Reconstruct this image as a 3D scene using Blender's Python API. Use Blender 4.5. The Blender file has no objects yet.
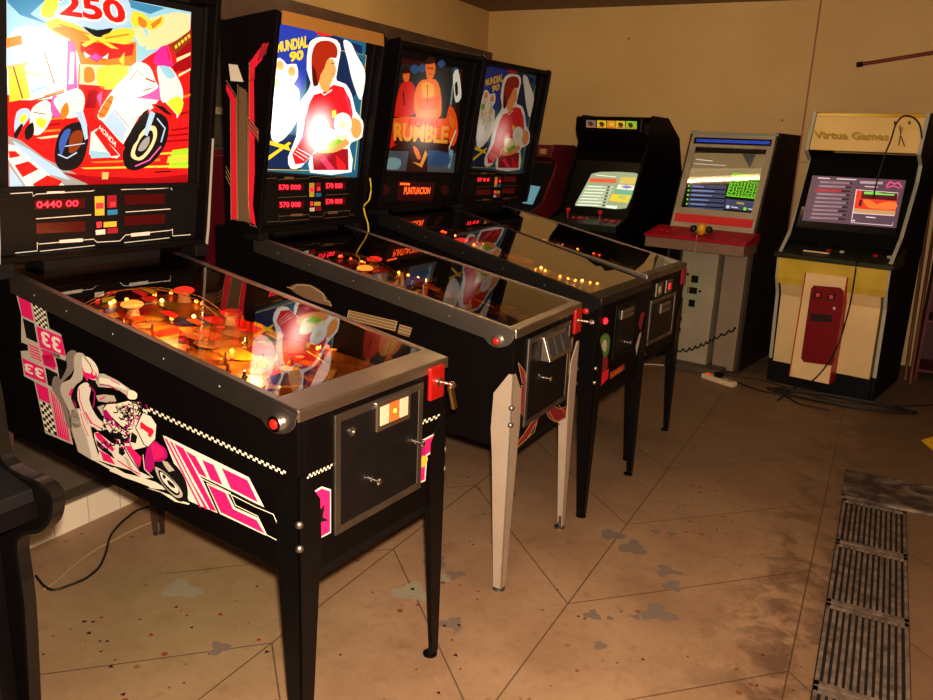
import bpy, bmesh, math, random
from mathutils import Vector, Matrix
random.seed(7)
C = bpy.context.scene
col = C.collection
# ------------------------------------------------------------------ camera
F = 800.673; PI = math.pi
pit, rol, yaw = math.radians(14.637), math.radians(2.438), math.radians(27.034)
CO = Vector((2.63272, -1.3148, 1.53537))
fw = Vector((-math.sin(yaw)*math.cos(pit), math.cos(yaw)*math.cos(pit), -math.sin(pit)))
r0 = Vector((math.cos(yaw), math.sin(yaw), 0)); u0 = r0.cross(fw)
cr = r0*math.cos(rol)+u0*math.sin(rol); cu = -r0*math.sin(rol)+u0*math.cos(rol)
cd = bpy.data.cameras.new('camera'); cam = bpy.data.objects.new('camera', cd); col.objects.link(cam)
cam.matrix_world = Matrix(((cr.x, cu.x, -fw.x, CO.x), (cr.y, cu.y, -fw.y, CO.y), (cr.z, cu.z, -fw.z, CO.z), (0, 0, 0, 1)))
cd.sensor_width = 36; cd.lens = F*36/933; cd.clip_start = .02
C.camera = cam
C.view_settings.view_transform = 'Standard'
C.view_settings.look = 'Medium High Contrast'
C.view_settings.exposure = 0.0

def ray(px): return fw+cr*((px[0]-466.5)/F)-cu*((px[1]-350)/F)
# ------------------------------------------------------------------ materials
MATS = {}
def new_mat(name):
    m = bpy.data.materials.new(name); m.use_nodes = True
    nt = m.node_tree; nt.nodes.clear()
    out = nt.nodes.new('ShaderNodeOutputMaterial')
    return m, nt, out
def pbr(name, rgb, rough=.5, metal=0., bump=0., bscale=60., var=0., vscale=6., spec=.5, coat=0., dirt=None):
    if name in MATS: return MATS[name]
    m, nt, out = new_mat(name); b = nt.nodes.new('ShaderNodeBsdfPrincipled'); nt.links.new(b.outputs[0], out.inputs[0])
    b.inputs['Base Color'].default_value = (*rgb, 1); b.inputs['Roughness'].default_value = rough
    b.inputs['Metallic'].default_value = metal; b.inputs['Specular IOR Level'].default_value = spec
    b.inputs['Coat Weight'].default_value = coat
    tc = nt.nodes.new('ShaderNodeTexCoord')
    if var > 0:
        n = nt.nodes.new('ShaderNodeTexNoise'); n.inputs['Scale'].default_value = vscale; n.inputs['Detail'].default_value = 6
        nt.links.new(tc.outputs['Object'], n.inputs['Vector'])
        cr_ = nt.nodes.new('ShaderNodeValToRGB'); cr_.color_ramp.elements[0].position = .3; cr_.color_ramp.elements[1].position = .7
        d = dirt or tuple(c*(1-var) for c in rgb)
        cr_.color_ramp.elements[0].color = (*d, 1); cr_.color_ramp.elements[1].color = (*[min(1, c*(1+var*.4)) for c in rgb], 1)
        nt.links.new(n.outputs['Fac'], cr_.inputs[0]); nt.links.new(cr_.outputs[0], b.inputs['Base Color'])
        mr = nt.nodes.new('ShaderNodeMapRange'); mr.inputs['To Min'].default_value = min(1, rough*1.35); mr.inputs['To Max'].default_value = rough*.75
        nt.links.new(n.outputs['Fac'], mr.inputs['Value']); nt.links.new(mr.outputs[0], b.inputs['Roughness'])
    if bump > 0:
        n2 = nt.nodes.new('ShaderNodeTexNoise'); n2.inputs['Scale'].default_value = bscale; n2.inputs['Detail'].default_value = 4
        nt.links.new(tc.outputs['Object'], n2.inputs['Vector'])
        bp = nt.nodes.new('ShaderNodeBump'); bp.inputs['Strength'].default_value = bump; bp.inputs['Distance'].default_value = .004
        nt.links.new(n2.outputs['Fac'], bp.inputs['Height']); nt.links.new(bp.outputs[0], b.inputs['Normal'])
    MATS[name] = m; return m
def emi(name, rgb, strength=1., hots=(), hotk=2., base=True):
    """back-lit film: emission that grows near the lamps standing behind it (hots: local points + radius)"""
    if name in MATS: return MATS[name]
    m, nt, out = new_mat(name); b = nt.nodes.new('ShaderNodeBsdfPrincipled'); nt.links.new(b.outputs[0], out.inputs[0])
    b.inputs['Base Color'].default_value = (*[c*.35 for c in rgb], 1); b.inputs['Roughness'].default_value = .35
    b.inputs['Emission Color'].default_value = (*rgb, 1); b.inputs['Emission Strength'].default_value = strength
    if hots:
        tc = nt.nodes.new('ShaderNodeTexCoord'); prev = None
        for h, rad, k in hots:
            vd = nt.nodes.new('ShaderNodeVectorMath'); vd.operation = 'DISTANCE'; vd.inputs[1].default_value = h
            nt.links.new(tc.outputs['Object'], vd.inputs[0])
            mr = nt.nodes.new('ShaderNodeMapRange'); mr.interpolation_type = 'SMOOTHSTEP'
            mr.inputs['From Min'].default_value = rad; mr.inputs['From Max'].default_value = 0
            mr.inputs['To Min'].default_value = 0; mr.inputs['To Max'].default_value = k
            nt.links.new(vd.outputs['Value'], mr.inputs['Value'])
            if prev is None: prev = mr.outputs[0]
            else:
                ad = nt.nodes.new('ShaderNodeMath'); ad.operation = 'ADD'; nt.links.new(prev, ad.inputs[0]); nt.links.new(mr.outputs[0], ad.inputs[1]); prev = ad.outputs[0]
        mu = nt.nodes.new('ShaderNodeMath'); mu.operation = 'MULTIPLY_ADD'
        nt.links.new(prev, mu.inputs[0]); mu.inputs[1].default_value = strength*hotk; mu.inputs[2].default_value = strength
        nt.links.new(mu.outputs[0], b.inputs['Emission Strength'])
        mx = nt.nodes.new('ShaderNodeMix'); mx.data_type = 'RGBA'
        cl = nt.nodes.new('ShaderNodeMath'); cl.operation = 'MULTIPLY'; cl.use_clamp = True; cl.inputs[1].default_value = .26
        nt.links.new(prev, cl.inputs[0]); nt.links.new(cl.outputs[0], mx.inputs['Factor'])
        mx.inputs['A'].default_value = (*rgb, 1); mx.inputs['B'].default_value = (1, .93, .8, 1)
        nt.links.new(mx.outputs['Result'], b.inputs['Emission Color'])
    MATS[name] = m; return m
def glass(name, tint=(.93, .93, .93), ior=1.5, k=1.7):
    if name in MATS: return MATS[name]
    m, nt, out = new_mat(name)
    t = nt.nodes.new('ShaderNodeBsdfTransparent'); t.inputs[0].default_value = (*tint, 1)
    g = nt.nodes.new('ShaderNodeBsdfGlossy'); g.inputs['Roughness'].default_value = .015; g.inputs['Color'].default_value = (1, 1, 1, 1)
    fr = nt.nodes.new('ShaderNodeFresnel'); fr.inputs['IOR'].default_value = ior
    mu = nt.nodes.new('ShaderNodeMath'); mu.operation = 'MULTIPLY'; mu.use_clamp = True; mu.inputs[1].default_value = k
    mx = nt.nodes.new('ShaderNodeMixShader')
    nt.links.new(fr.outputs[0], mu.inputs[0]); nt.links.new(mu.outputs[0], mx.inputs[0])
    nt.links.new(t.outputs[0], mx.inputs[1]); nt.links.new(g.outputs[0], mx.inputs[2]); nt.links.new(mx.outputs[0], out.inputs[0])
    MATS[name] = m; return m

black_cab = pbr('black laminate', (.005, .0035, .0035), .42, bump=.05, bscale=300, var=.3, spec=.16)
black_dull = pbr('dull black', (.006, .005, .005), .6, var=.3, spec=.25)
black_leg = pbr('black painted steel', (.005, .0045, .0045), .34, var=.3, vscale=20, spec=.28)
steel = pbr('brushed steel rail', (.60, .55, .49), .36, 1, bump=.04, bscale=200, var=.2, vscale=5, dirt=(.44, .39, .34))
steel_dull = pbr('worn steel', (.34, .32, .29), .42, 1, bump=.1, bscale=120, var=.35, vscale=14)
leg_silver = pbr('bare aluminium leg', (.50, .41, .32), .45, .35, var=.12, vscale=8)
chrome = pbr('chrome', (.8, .78, .74), .15, 1)
dark_metal = pbr('dark door sheet', (.012, .010, .010), .4, .2, var=.3, vscale=15, spec=.35)
rubber = pbr('black rubber cable', (.012, .011, .01), .55)
brass = pbr('brass', (.55, .42, .16), .3, 1)
maroon = pbr('maroon paint', (.13, .008, .015), .5, var=.3)
red_pl = pbr('red plastic', (.55, .012, .02), .3)
cream = pbr('cream laminate', (.78, .58, .30), .45, var=.12, vscale=4)
yellow = pbr('yellow trim', (.62, .45, .06), .45, var=.2)
grey_beige = pbr('grey beige painted metal', (.36, .32, .24), .45, var=.15)
moulding = pbr('pale edge moulding', (.42, .42, .36), .4)
GL = glass('pane of glass', k=2.1); GL2 = glass('clean pane of glass', k=1.5)

# ------------------------------------------------------------------ mesh helpers
class MB:
    def __init__(s): s.v = []; s.f = []; s.mi = []; s.mats = []; s.cur = 0
    def mat(s, m):
        if m not in s.mats: s.mats.append(m)
        s.cur = s.mats.index(m); return s
    def add(s, vs, fs):
        o = len(s.v); s.v += [tuple(v) for v in vs]; s.f += [tuple(i+o for i in f) for f in fs]; s.mi += [s.cur]*len(fs); return s
    def box(s, a, b):
        x0, y0, z0 = a; x1, y1, z1 = b
        if x0 > x1: x0, x1 = x1, x0
        if y0 > y1: y0, y1 = y1, y0
        if z0 > z1: z0, z1 = z1, z0
        return s.add([(x0,y0,z0),(x1,y0,z0),(x1,y1,z0),(x0,y1,z0),(x0,y0,z1),(x1,y0,z1),(x1,y1,z1),(x0,y1,z1)],
                     [(3,2,1,0),(4,5,6,7),(0,1,5,4),(1,2,6,5),(2,3,7,6),(3,0,4,7)])
    def hexa(s, p):   # 8 corners bottom4, top4
        return s.add(p, [(3,2,1,0),(4,5,6,7),(0,1,5,4),(1,2,6,5),(2,3,7,6),(3,0,4,7)])
    def prism(s, prof, axis, a, b):
        """prof: 2-D outline in the two other axes; extruded along axis from a to b"""
        def P(q, t): return [(t, q[0], q[1]), (q[0], t, q[1]), (q[0], q[1], t)][axis]
        n = len(prof); vs = [P(q, a) for q in prof]+[P(q, b) for q in prof]
        fs = [tuple(range(n))[::-1], tuple(range(n, 2*n))]+[(i, (i+1) % n, (i+1) % n+n, i+n) for i in range(n)]
        return s.add(vs, fs)
    def strip(s, path, axis, a, b, th):
        """a thin band following a 2-D path (edge moulding), th thick to its left"""
        n = len(path); L = []
        for i in range(n):
            p0 = path[max(0, i-1)]; p1 = path[min(n-1, i+1)]
            d = Vector((p1[0]-p0[0], p1[1]-p0[1])).normalized(); L.append((path[i][0]-d.y*th, path[i][1]+d.x*th))
        return s.prism(list(path)+L[::-1], axis, a, b) if False else s._strip(path, L, axis, a, b)
    def _strip(s, A, B, axis, a, b):
        def P(q, t): return [(t, q[0], q[1]), (q[0], t, q[1]), (q[0], q[1], t)][axis]
        n = len(A)
        for i in range(n-1):
            s.hexa([P(A[i], a), P(A[i+1], a), P(B[i+1], a), P(B[i], a), P(A[i], b), P(A[i+1], b), P(B[i+1], b), P(B[i], b)])
        return s
    def lathe(s, prof, c, ax=(0,0,1), n=20):
        """prof: (radius, height) along axis ax from centre c"""
        ax = Vector(ax).normalized(); t = Vector((1,0,0)) if abs(ax.x) < .9 else Vector((0,1,0))
        e1 = ax.cross(t).normalized(); e2 = ax.cross(e1); c = Vector(c); vs = []; fs = []
        for r, h in prof:
            for k in range(n):
                a = 2*PI*k/n; vs.append(c+ax*h+(e1*math.cos(a)+e2*math.sin(a))*max(r, 1e-5))
        m = len(prof)
        for j in range(m-1):
            for k in range(n): fs.append((j*n+k, j*n+(k+1) % n, (j+1)*n+(k+1) % n, (j+1)*n+k))
        fs.append(tuple(range(n))[::-1]); fs.append(tuple(range((m-1)*n, m*n)))
        return s.add(vs, fs)
    def cyl(s, p0, p1, r, n=12):
        p0, p1 = Vector(p0), Vector(p1); d = p1-p0
        return s.lathe([(r, 0), (r, d.length)], p0, d, n)
    def ball(s, c, r, n=12):
        return s.lathe([(r*math.sin(PI*i/8), -r*math.cos(PI*i/8)) for i in range(9)], c, (0,0,1), n)
    def tube(s, path, r, n=8):
        pts = [Vector(p) for p in path]
        up = Vector((0.01, .02, 1)); vs = []; fs = []
        for i, p in enumerate(pts):
            d = (pts[min(i+1, len(pts)-1)]-pts[max(i-1, 0)]).normalized()
            e1 = d.cross(up); e1 = e1.normalized() if e1.length > 1e-4 else Vector((1,0,0)); e2 = d.cross(e1)
            for k in range(n):
                a = 2*PI*k/n; vs.append(p+(e1*math.cos(a)+e2*math.sin(a))*r)
        for i in range(len(pts)-1):
            for k in range(n): fs.append((i*n+k, i*n+(k+1) % n, (i+1)*n+(k+1) % n, (i+1)*n+k))
        fs.append(tuple(range(n))[::-1]); fs.append(tuple(range((len(pts)-1)*n, len(pts)*n)))
        return s.add(vs, fs)
    def build(s, name, m=None, parent=None, bevel=0, smooth=False, loc=None, fixn=True):
        me = bpy.data.meshes.new(name); me.from_pydata([Vector(v) for v in s.v], [], s.f)
        for mm in (s.mats or [m]): me.materials.append(mm)
        if s.mats:
            for p_, i in zip(me.polygons, s.mi): p_.material_index = i
        if fixn:
            bm = bmesh.new(); bm.from_mesh(me); bmesh.ops.recalc_face_normals(bm, faces=bm.faces); bm.to_mesh(me); bm.free()
        if smooth:
            for p_ in me.polygons: p_.use_smooth = True
        me.update()
        o = bpy.data.objects.new(name, me); col.objects.link(o)
        if parent is not None: o.parent = parent
        if loc: o.location = loc
        if bevel:
            b = o.modifiers.new('bevel', 'BEVEL'); b.width = bevel; b.segments = 2; b.limit_method = 'ANGLE'
        if smooth:
            try: me.set_sharp_from_angle(angle=math.radians(40))
            except Exception: pass
        return o

def tag(o, label=None, cat=None, group=None, kind=None):
    if label: o['label'] = label
    if cat: o['category'] = cat
    if group: o['group'] = group
    if kind: o['kind'] = kind
    return o
def thing(name, label, cat, loc=(0,0,0), rz=0, group=None):
    o = bpy.data.objects.new(name, None); o.empty_display_size = .1; col.objects.link(o)
    o.location = loc; o.rotation_euler = (0, 0, rz)
    o['mw'] = 0; del o['mw']
    return tag(o, label, cat, group)
def mw(o):
    return Matrix.Translation(o.location) @ o.rotation_euler.to_matrix().to_4x4()

def smooth_poly(pts, n=3, closed=True):
    out = []; N = len(pts)
    for i in range(N if closed else N-1):
        g = (lambda j: pts[j % N]) if closed else (lambda j: pts[max(0, min(N-1, j))])
        a, b, c, d = g(i-1), g(i), g(i+1), g(i+2)
        for k in range(n):
            t = k/n
            out.append(tuple(.5*((2*b[j])+(c[j]-a[j])*t+(2*a[j]-5*b[j]+4*c[j]-d[j])*t*t+(3*b[j]-a[j]-3*c[j]+d[j])*t**3) for j in range(len(b))))
    if not closed: out.append(tuple(pts[-1]))
    return out
_txt = {}
def text_mesh(s, bold=.02):
    k = (s, bold)
    if k in _txt: return _txt[k]
    cv = bpy.data.curves.new('t', 'FONT'); cv.body = s; cv.offset = bold; cv.resolution_u = 3
    ob = bpy.data.objects.new('t', cv); col.objects.link(ob)
    dg = bpy.context.evaluated_depsgraph_get(); me = ob.evaluated_get(dg).to_mesh()
    vs = [(v.co.x, v.co.y) for v in me.vertices]; fs = [tuple(p.vertices) for p in me.polygons]
    ob.evaluated_get(dg).to_mesh_clear(); bpy.data.objects.remove(ob); bpy.data.curves.remove(cv)
    x0 = min(v[0] for v in vs); x1 = max(v[0] for v in vs); y0 = min(v[1] for v in vs); y1 = max(v[1] for v in vs)
    vs = [((v[0]-x0)/(x1-x0), (v[1]-y0)/(y1-y0)) for v in vs]
    _txt[k] = (vs, fs); return _txt[k]

class Art:
    """flat printed shapes lying on one surface of a thing; outlines read off the photo are laid onto that surface"""
    def __init__(s, root, P0, N, colors, off=.0006, lay=.00035, tr=None):
        s.root = root; s.P0 = Vector(P0); s.N = Vector(N).normalized(); s.off = off; s.lay = lay; s.mb = MB(); s.col = colors; s.layer = 0
        inv = mw(root).inverted(); s.o = inv @ CO; s.inv = inv.to_3x3(); s.tr = tr
    def loc(s, px, h=0):
        if s.tr: px = s.tr(px)
        d = s.inv @ ray(px); P = s.P0+s.N*h
        t = (P-s.o).dot(s.N)/d.dot(s.N); return s.o+d*t
    def poly(s, c, pts, sm=0, k=None, L=None):
        if k: pts = [(k[1]+x/k[0], k[2]+y/k[0]) for x, y in pts]
        if sm: pts = smooth_poly(pts, sm)
        s.layer = L if L is not None else s.layer+1
        s.mb.mat(s.col(c) if callable(s.col) else s.col[c])
        h = s.off+s.lay*s.layer
        vs = [s.loc(p_)+s.N*h for p_ in pts]
        # triangulate so concave outlines keep their shape
        from mathutils.geometry import tessellate_polygon
        tr = tessellate_polygon([vs])
        s.mb.add(vs, [tuple(t) for t in tr]); return s
    def line(s, c, pts, w=.8, k=None, L=None):
        if k: pts = [(k[1]+x/k[0], k[2]+y/k[0]) for x, y in pts]
        A = []; B = []
        for i in range(len(pts)):
            p0 = pts[max(0, i-1)]; p1 = pts[min(len(pts)-1, i+1)]
            d = Vector((p1[0]-p0[0], p1[1]-p0[1])).normalized()*w/2
            A.append((pts[i][0]-d.y, pts[i][1]+d.x)); B.append((pts[i][0]+d.y, pts[i][1]-d.x))
        s.layer = L if L is not None else s.layer+1
        s.mb.mat(s.col(c) if callable(s.col) else s.col[c]); h = s.off+s.lay*s.layer
        vs = [s.loc(p_)+s.N*h for p_ in A+B]; n = len(pts)
        s.mb.add(vs, [(i, i+1, n+i+1, n+i) for i in range(n-1)]); return s
    def quadmap(s, q, x, y):   # q: TL TR BR BL
        t = (q[0][0]*(1-x)+q[1][0]*x, q[0][1]*(1-x)+q[1][1]*x); b = (q[3][0]*(1-x)+q[2][0]*x, q[3][1]*(1-x)+q[2][1]*x)
        return (b[0]*(1-y)+t[0]*y, b[1]*(1-y)+t[1]*y)
    def text(s, c, st, q, bold=.02, k=None):
        if k: q = [(k[1]+x/k[0], k[2]+y/k[0]) for x, y in q]
        vs, fs = text_mesh(st, bold); s.layer += 1
        s.mb.mat(s.col(c) if callable(s.col) else s.col[c]); h = s.off+s.lay*s.layer
        s.mb.add([s.loc(s.quadmap(q, *v))+s.N*h for v in vs], fs); return s
    def checker(s, c, q, nx, ny, par=0, k=None):
        if k: q = [(k[1]+x/k[0], k[2]+y/k[0]) for x, y in q]
        s.layer += 1; s.mb.mat(s.col(c) if callable(s.col) else s.col[c]); h = s.off+s.lay*s.layer
        for i in range(nx):
            for j in range(ny):
                if (i+j) % 2 == par:
                    s.mb.add([s.loc(s.quadmap(q, (i+a)/nx, (j+b)/ny))+s.N*h for a, b in ((0,0),(1,0),(1,1),(0,1))], [(0,1,2,3)])
        return s
    def build(s, name, parent, label=None):
        o = s.mb.build(name, None, parent, fixn=False)
        if label: o['label'] = label
        return o

# ------------------------------------------------------------------ room
XW, YB, ZC = -.785, 5.55, 2.657; XR, YF = 4.3, -3.2
def wallmat(name, a, b, sc=1.2, patch=.5):
    m, nt, out = new_mat(name); bs = nt.nodes.new('ShaderNodeBsdfPrincipled'); nt.links.new(bs.outputs[0], out.inputs[0]); bs.inputs['Roughness'].default_value = .6
    tc = nt.nodes.new('ShaderNodeTexCoord')
    n = nt.nodes.new('ShaderNodeTexNoise'); n.inputs['Scale'].default_value = sc; n.inputs['Detail'].default_value = 8; n.inputs['Roughness'].default_value = .6
    nt.links.new(tc.outputs['Object'], n.inputs['Vector'])
    rp = nt.nodes.new('ShaderNodeValToRGB'); rp.color_ramp.elements[0].position = .3; rp.color_ramp.elements[1].position = .7
    rp.color_ramp.elements[0].color = (*b, 1); rp.color_ramp.elements[1].color = (*a, 1)
    nt.links.new(n.outputs['Fac'], rp.inputs[0])
    # sparse specks
    v = nt.nodes.new('ShaderNodeTexVoronoi'); v.inputs['Scale'].default_value = 3.5; nt.links.new(tc.outputs['Object'], v.inputs['Vector'])
    lt = nt.nodes.new('ShaderNodeMath'); lt.operation = 'LESS_THAN'; lt.inputs[1].default_value = .035; nt.links.new(v.outputs['Distance'], lt.inputs[0])
    mx = nt.nodes.new('ShaderNodeMix'); mx.data_type = 'RGBA'; nt.links.new(lt.outputs[0], mx.inputs['Factor']); nt.links.new(rp.outputs[0], mx.inputs['A']); mx.inputs['B'].default_value = (a[0]*.35, a[1]*.3, a[2]*.3, 1)
    nt.links.new(mx.outputs['Result'], bs.inputs['Base Color'])
    n3 = nt.nodes.new('ShaderNodeTexNoise'); n3.inputs['Scale'].default_value = 90; nt.links.new(tc.outputs['Object'], n3.inputs['Vector'])
    bp = nt.nodes.new('ShaderNodeBump'); bp.inputs['Strength'].default_value = .25; bp.inputs['Distance'].default_value = .003
    nt.links.new(n3.outputs['Fac'], bp.inputs['Height']); nt.links.new(bp.outputs[0], bs.inputs['Normal'])
    return m
wall_m = wallmat('ochre wall paint', (.67, .475, .215), (.58, .395, .165))
wall_low = wallmat('dark brown wall', (.10, .075, .055), (.06, .045, .035))  # lower part of the left wall, darker brown than the ochre above
ceil_m = wallmat('stained ceiling', (.30, .20, .15), (.22, .15, .11))

def floor_mat():
    m, nt, out = new_mat('worn cement slabs'); N = nt.nodes.new; Lk = nt.links.new
    bs = N('ShaderNodeBsdfPrincipled'); Lk(bs.outputs[0], out.inputs[0])
    tc = N('ShaderNodeTexCoord'); sp = N('ShaderNodeSeparateXYZ'); Lk(tc.outputs['Object'], sp.inputs[0])
    def M(op, a, b=None, c=None, cl=False):
        n = N('ShaderNodeMath'); n.operation = op; n.use_clamp = cl
        for i, v in enumerate((a, b, c)):
            if v is None: continue
            if hasattr(v, 'links'): Lk(v, n.inputs[i])
            else: n.inputs[i].default_value = v
        return n.outputs[0]
    X, Y = sp.outputs['X'], sp.outputs['Y']
    per = .718
    tri = M('PINGPONG', M('SUBTRACT', X, 1.858), per)
    def lines(val, period, w):   # 1 on a line
        fr = M('FRACT', M('ADD', M('DIVIDE', val, period), 100.5))
        return M('LESS_THAN', M('MULTIPLY', M('ABSOLUTE', M('SUBTRACT', fr, .5)), period), w)
    l1 = lines(M('SUBTRACT', M('SUBTRACT', Y, 1.056), M('MULTIPLY', tri, .98)), .698, .0034)
    l2 = lines(M('SUBTRACT', X, 1.858), per, .0026)
    ln = M('MULTIPLY', M('MAXIMUM', l1, l2), M('GREATER_THAN', X, .55))
    def noise(sc, det=6, ro=.6, dist=0):
        n = N('ShaderNodeTexNoise'); n.inputs['Scale'].default_value = sc; n.inputs['Detail'].default_value = det; n.inputs['Roughness'].default_value = ro; n.inputs['Distortion'].default_value = dist
        Lk(tc.outputs['Object'], n.inputs['Vector']); return n.outputs['Fac']
    def ramp(v, a, b):
        r = N('ShaderNodeMapRange'); r.interpolation_type = 'SMOOTHSTEP'; r.inputs['From Min'].default_value = a; r.inputs['From Max'].default_value = b; Lk(v, r.inputs['Value']); return r.outputs[0]
    def mix(f, a, b):
        x = N('ShaderNodeMix'); x.data_type = 'RGBA'
        if hasattr(f, 'links'): Lk(f, x.inputs['Factor'])
        else: x.inputs['Factor'].default_value = f
        for nm, v in (('A', a), ('B', b)):
            if hasattr(v, 'links'): Lk(v, x.inputs[nm])
            else: x.inputs[nm].default_value = (*v, 1)
        return x.outputs['Result']
    c = mix(ramp(noise(2.2), .35, .65), (.375, .245, .148), (.305, .19, .112))
    c = mix(M('MULTIPLY', ramp(noise(11, 8, .7), .5, .75), .45), c, (.20, .115, .06))
    c = mix(M('MULTIPLY', ramp(noise(26, 6, .7), .48, .72), .35), c, (.22, .125, .07))
    c = mix(M('MULTIPLY', ramp(noise(55, 3, .6), .58, .75), .30), c, (.46, .33, .22))
    # brown grime along the drain and by x = 2.5
    g = M('MULTIPLY', ramp(noise(7, 8, .65, .5), .42, .62), ramp(M('ABSOLUTE', M('SUBTRACT', X, 2.62)), .42, .05))
    c = mix(M('MULTIPLY', g, .75), c, (.10, .055, .035))
    # greenish-yellow tint near the first machine
    vd = N('ShaderNodeVectorMath'); vd.operation = 'DISTANCE'; vd.inputs[1].default_value = (.75, .35, 0); Lk(tc.outputs['Object'], vd.inputs[0])
    c = mix(M('MULTIPLY', ramp(vd.outputs['Value'], .75, .1), .38), c, (.26, .24, .10))
    # small dark and reddish drops
    v = N('ShaderNodeTexVoronoi'); v.inputs['Scale'].default_value = 13; Lk(tc.outputs['Object'], v.inputs['Vector'])
    dots = M('MULTIPLY', M('LESS_THAN', v.outputs['Distance'], .13), ramp(noise(1.7, 2), .50, .60))
    c = mix(M('MULTIPLY', dots, .8), c, (.20, .045, .02))
    v2 = N('ShaderNodeTexVoronoi'); v2.inputs['Scale'].default_value = 21; Lk(tc.outputs['Object'], v2.inputs['Vector'])
    dots2 = M('MULTIPLY', M('LESS_THAN', v2.outputs['Distance'], .11), ramp(noise(2.6, 2), .54, .62))
    c = mix(dots2, c, (.04, .03, .022))
    c = mix(M('MULTIPLY', ramp(noise(1.1, 5, .7), .55, .72), .4), c, (.22, .145, .09))
    c = mix(M('MULTIPLY', ramp(X, 2.42, 2.80), .50), c, (.13, .08, .048))  # right side darker: dirt, plus flash falloff put into the colour
    c = mix(M('MULTIPLY', ramp(Y, 1.2, 3.2), .62), c, (.15, .10, .055))  # far floor made darker in its colour to dim it
    c = mix(M('MULTIPLY', ln, .75), c, (.07, .045, .03))
    Lk(c, bs.inputs['Base Color'])
    rr = N('ShaderNodeMapRange'); rr.inputs['To Min'].default_value = .38; rr.inputs['To Max'].default_value = .7; Lk(noise(4), rr.inputs['Value']); Lk(rr.outputs[0], bs.inputs['Roughness'])
    h = M('SUBTRACT', M('MULTIPLY', noise(40), .3), ln)
    bp = N('ShaderNodeBump'); bp.inputs['Strength'].default_value = .35; bp.inputs['Distance'].default_value = .003; Lk(h, bp.inputs['Height']); Lk(bp.outputs[0], bs.inputs['Normal'])
    return m
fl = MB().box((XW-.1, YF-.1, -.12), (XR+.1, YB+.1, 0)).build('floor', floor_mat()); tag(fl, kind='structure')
tag(MB().box((XW-.1, YF-.1, ZC), (XR+.1, YB+.1, ZC+.1)).build('ceiling', ceil_m), kind='structure')
tag(MB().mat(wall_m).box((XW-.1, YF, 2.31), (XW, YB, ZC)).mat(wall_low).box((XW-.1, YF, 0), (XW, YB, 2.31)).build('wall_left'), kind='structure')
tag(MB().box((XW-.1, YB, 0), (XR+.1, YB+.1, ZC)).build('wall_back', wall_m), kind='structure')
tag(MB().box((XR, YF, 0), (XR+.1, YB, ZC)).build('wall_right', wall_m), kind='structure')
tag(MB().box((XW-.1, YF-.1, 0), (XR+.1, YF, ZC)).build('wall_front', wall_m), kind='structure')
band_m = pbr('brown band', (.13, .075, .05), .6, var=.3)  # dark brown band standing out below the ochre paint
tag(MB().box((XW, YF, 2.12), (XW+.05, YB, 2.31)).build('trim_1', band_m, bevel=.004), kind='structure')
tag(MB().box((XW, YF, 1.62), (XW+.03, YB, 1.66)).build('trim_2', pbr('pale lath', (.33, .27, .18), .6, var=.2)), kind='structure')
# vertical seam cover on the back wall, and a hairline joint low down
tag(MB().box((1.948, YB-.006, 0), (1.960, YB, ZC)).build('trim_3', pbr('seam strip', (.34, .14, .07), .6)), kind='structure')
tag(MB().box((XW, YB-.004, 1.478), (XR, YB, 1.486)).build('trim_4', pbr('joint brown', (.42, .27, .12), .6)), kind='structure')
# raised kerb with a tiled riser along the left wall
def tile_mat():
    m, nt, out = new_mat('off white kerb tiles'); b = nt.nodes.new('ShaderNodeBsdfPrincipled'); nt.links.new(b.outputs[0], out.inputs[0])
    tc = nt.nodes.new('ShaderNodeTexCoord'); mp = nt.nodes.new('ShaderNodeMapping'); mp.inputs['Rotation'].default_value = (0, PI/2, PI/2)
    nt.links.new(tc.outputs['Object'], mp.inputs[0])
    br = nt.nodes.new('ShaderNodeTexBrick'); br.offset = 0; br.inputs['Scale'].default_value = 1
    br.inputs['Color1'].default_value = (.72, .64, .50, 1); br.inputs['Color2'].default_value = (.66, .58, .46, 1); br.inputs['Mortar'].default_value = (.42, .36, .28, 1)
    br.inputs['Mortar Size'].default_value = .0022; br.inputs['Brick Width'].default_value = .15; br.inputs['Row Height'].default_value = .15
    sx = nt.nodes.new('ShaderNodeSeparateXYZ'); cx = nt.nodes.new('ShaderNodeCombineXYZ'); nt.links.new(tc.outputs['Object'], sx.inputs[0])
    nt.links.new(sx.outputs['Y'], cx.inputs['X']); nt.links.new(sx.outputs['Z'], cx.inputs['Y']); nt.links.new(cx.outputs[0], br.inputs['Vector'])
    nt.links.new(br.outputs[0], b.inputs['Base Color']); b.inputs['Roughness'].default_value = .4
    return m
kerb_top = wallmat('dusty kerb top', (.24, .20, .15), (.17, .13, .10), 3)
tag(MB().mat(kerb_top).box((XW, YF, 0), (-.004, YB, .118)).mat(tile_mat()).box((-.004, YF, 0), (0, YB, .112)).build('trim_5'), kind='structure')
tag(MB().box((-.10, YF, .118), (-.02, YB, .121)).build('trim_6', pbr('dark kerb edge', (.10, .075, .055), .7)), kind='structure')

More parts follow.
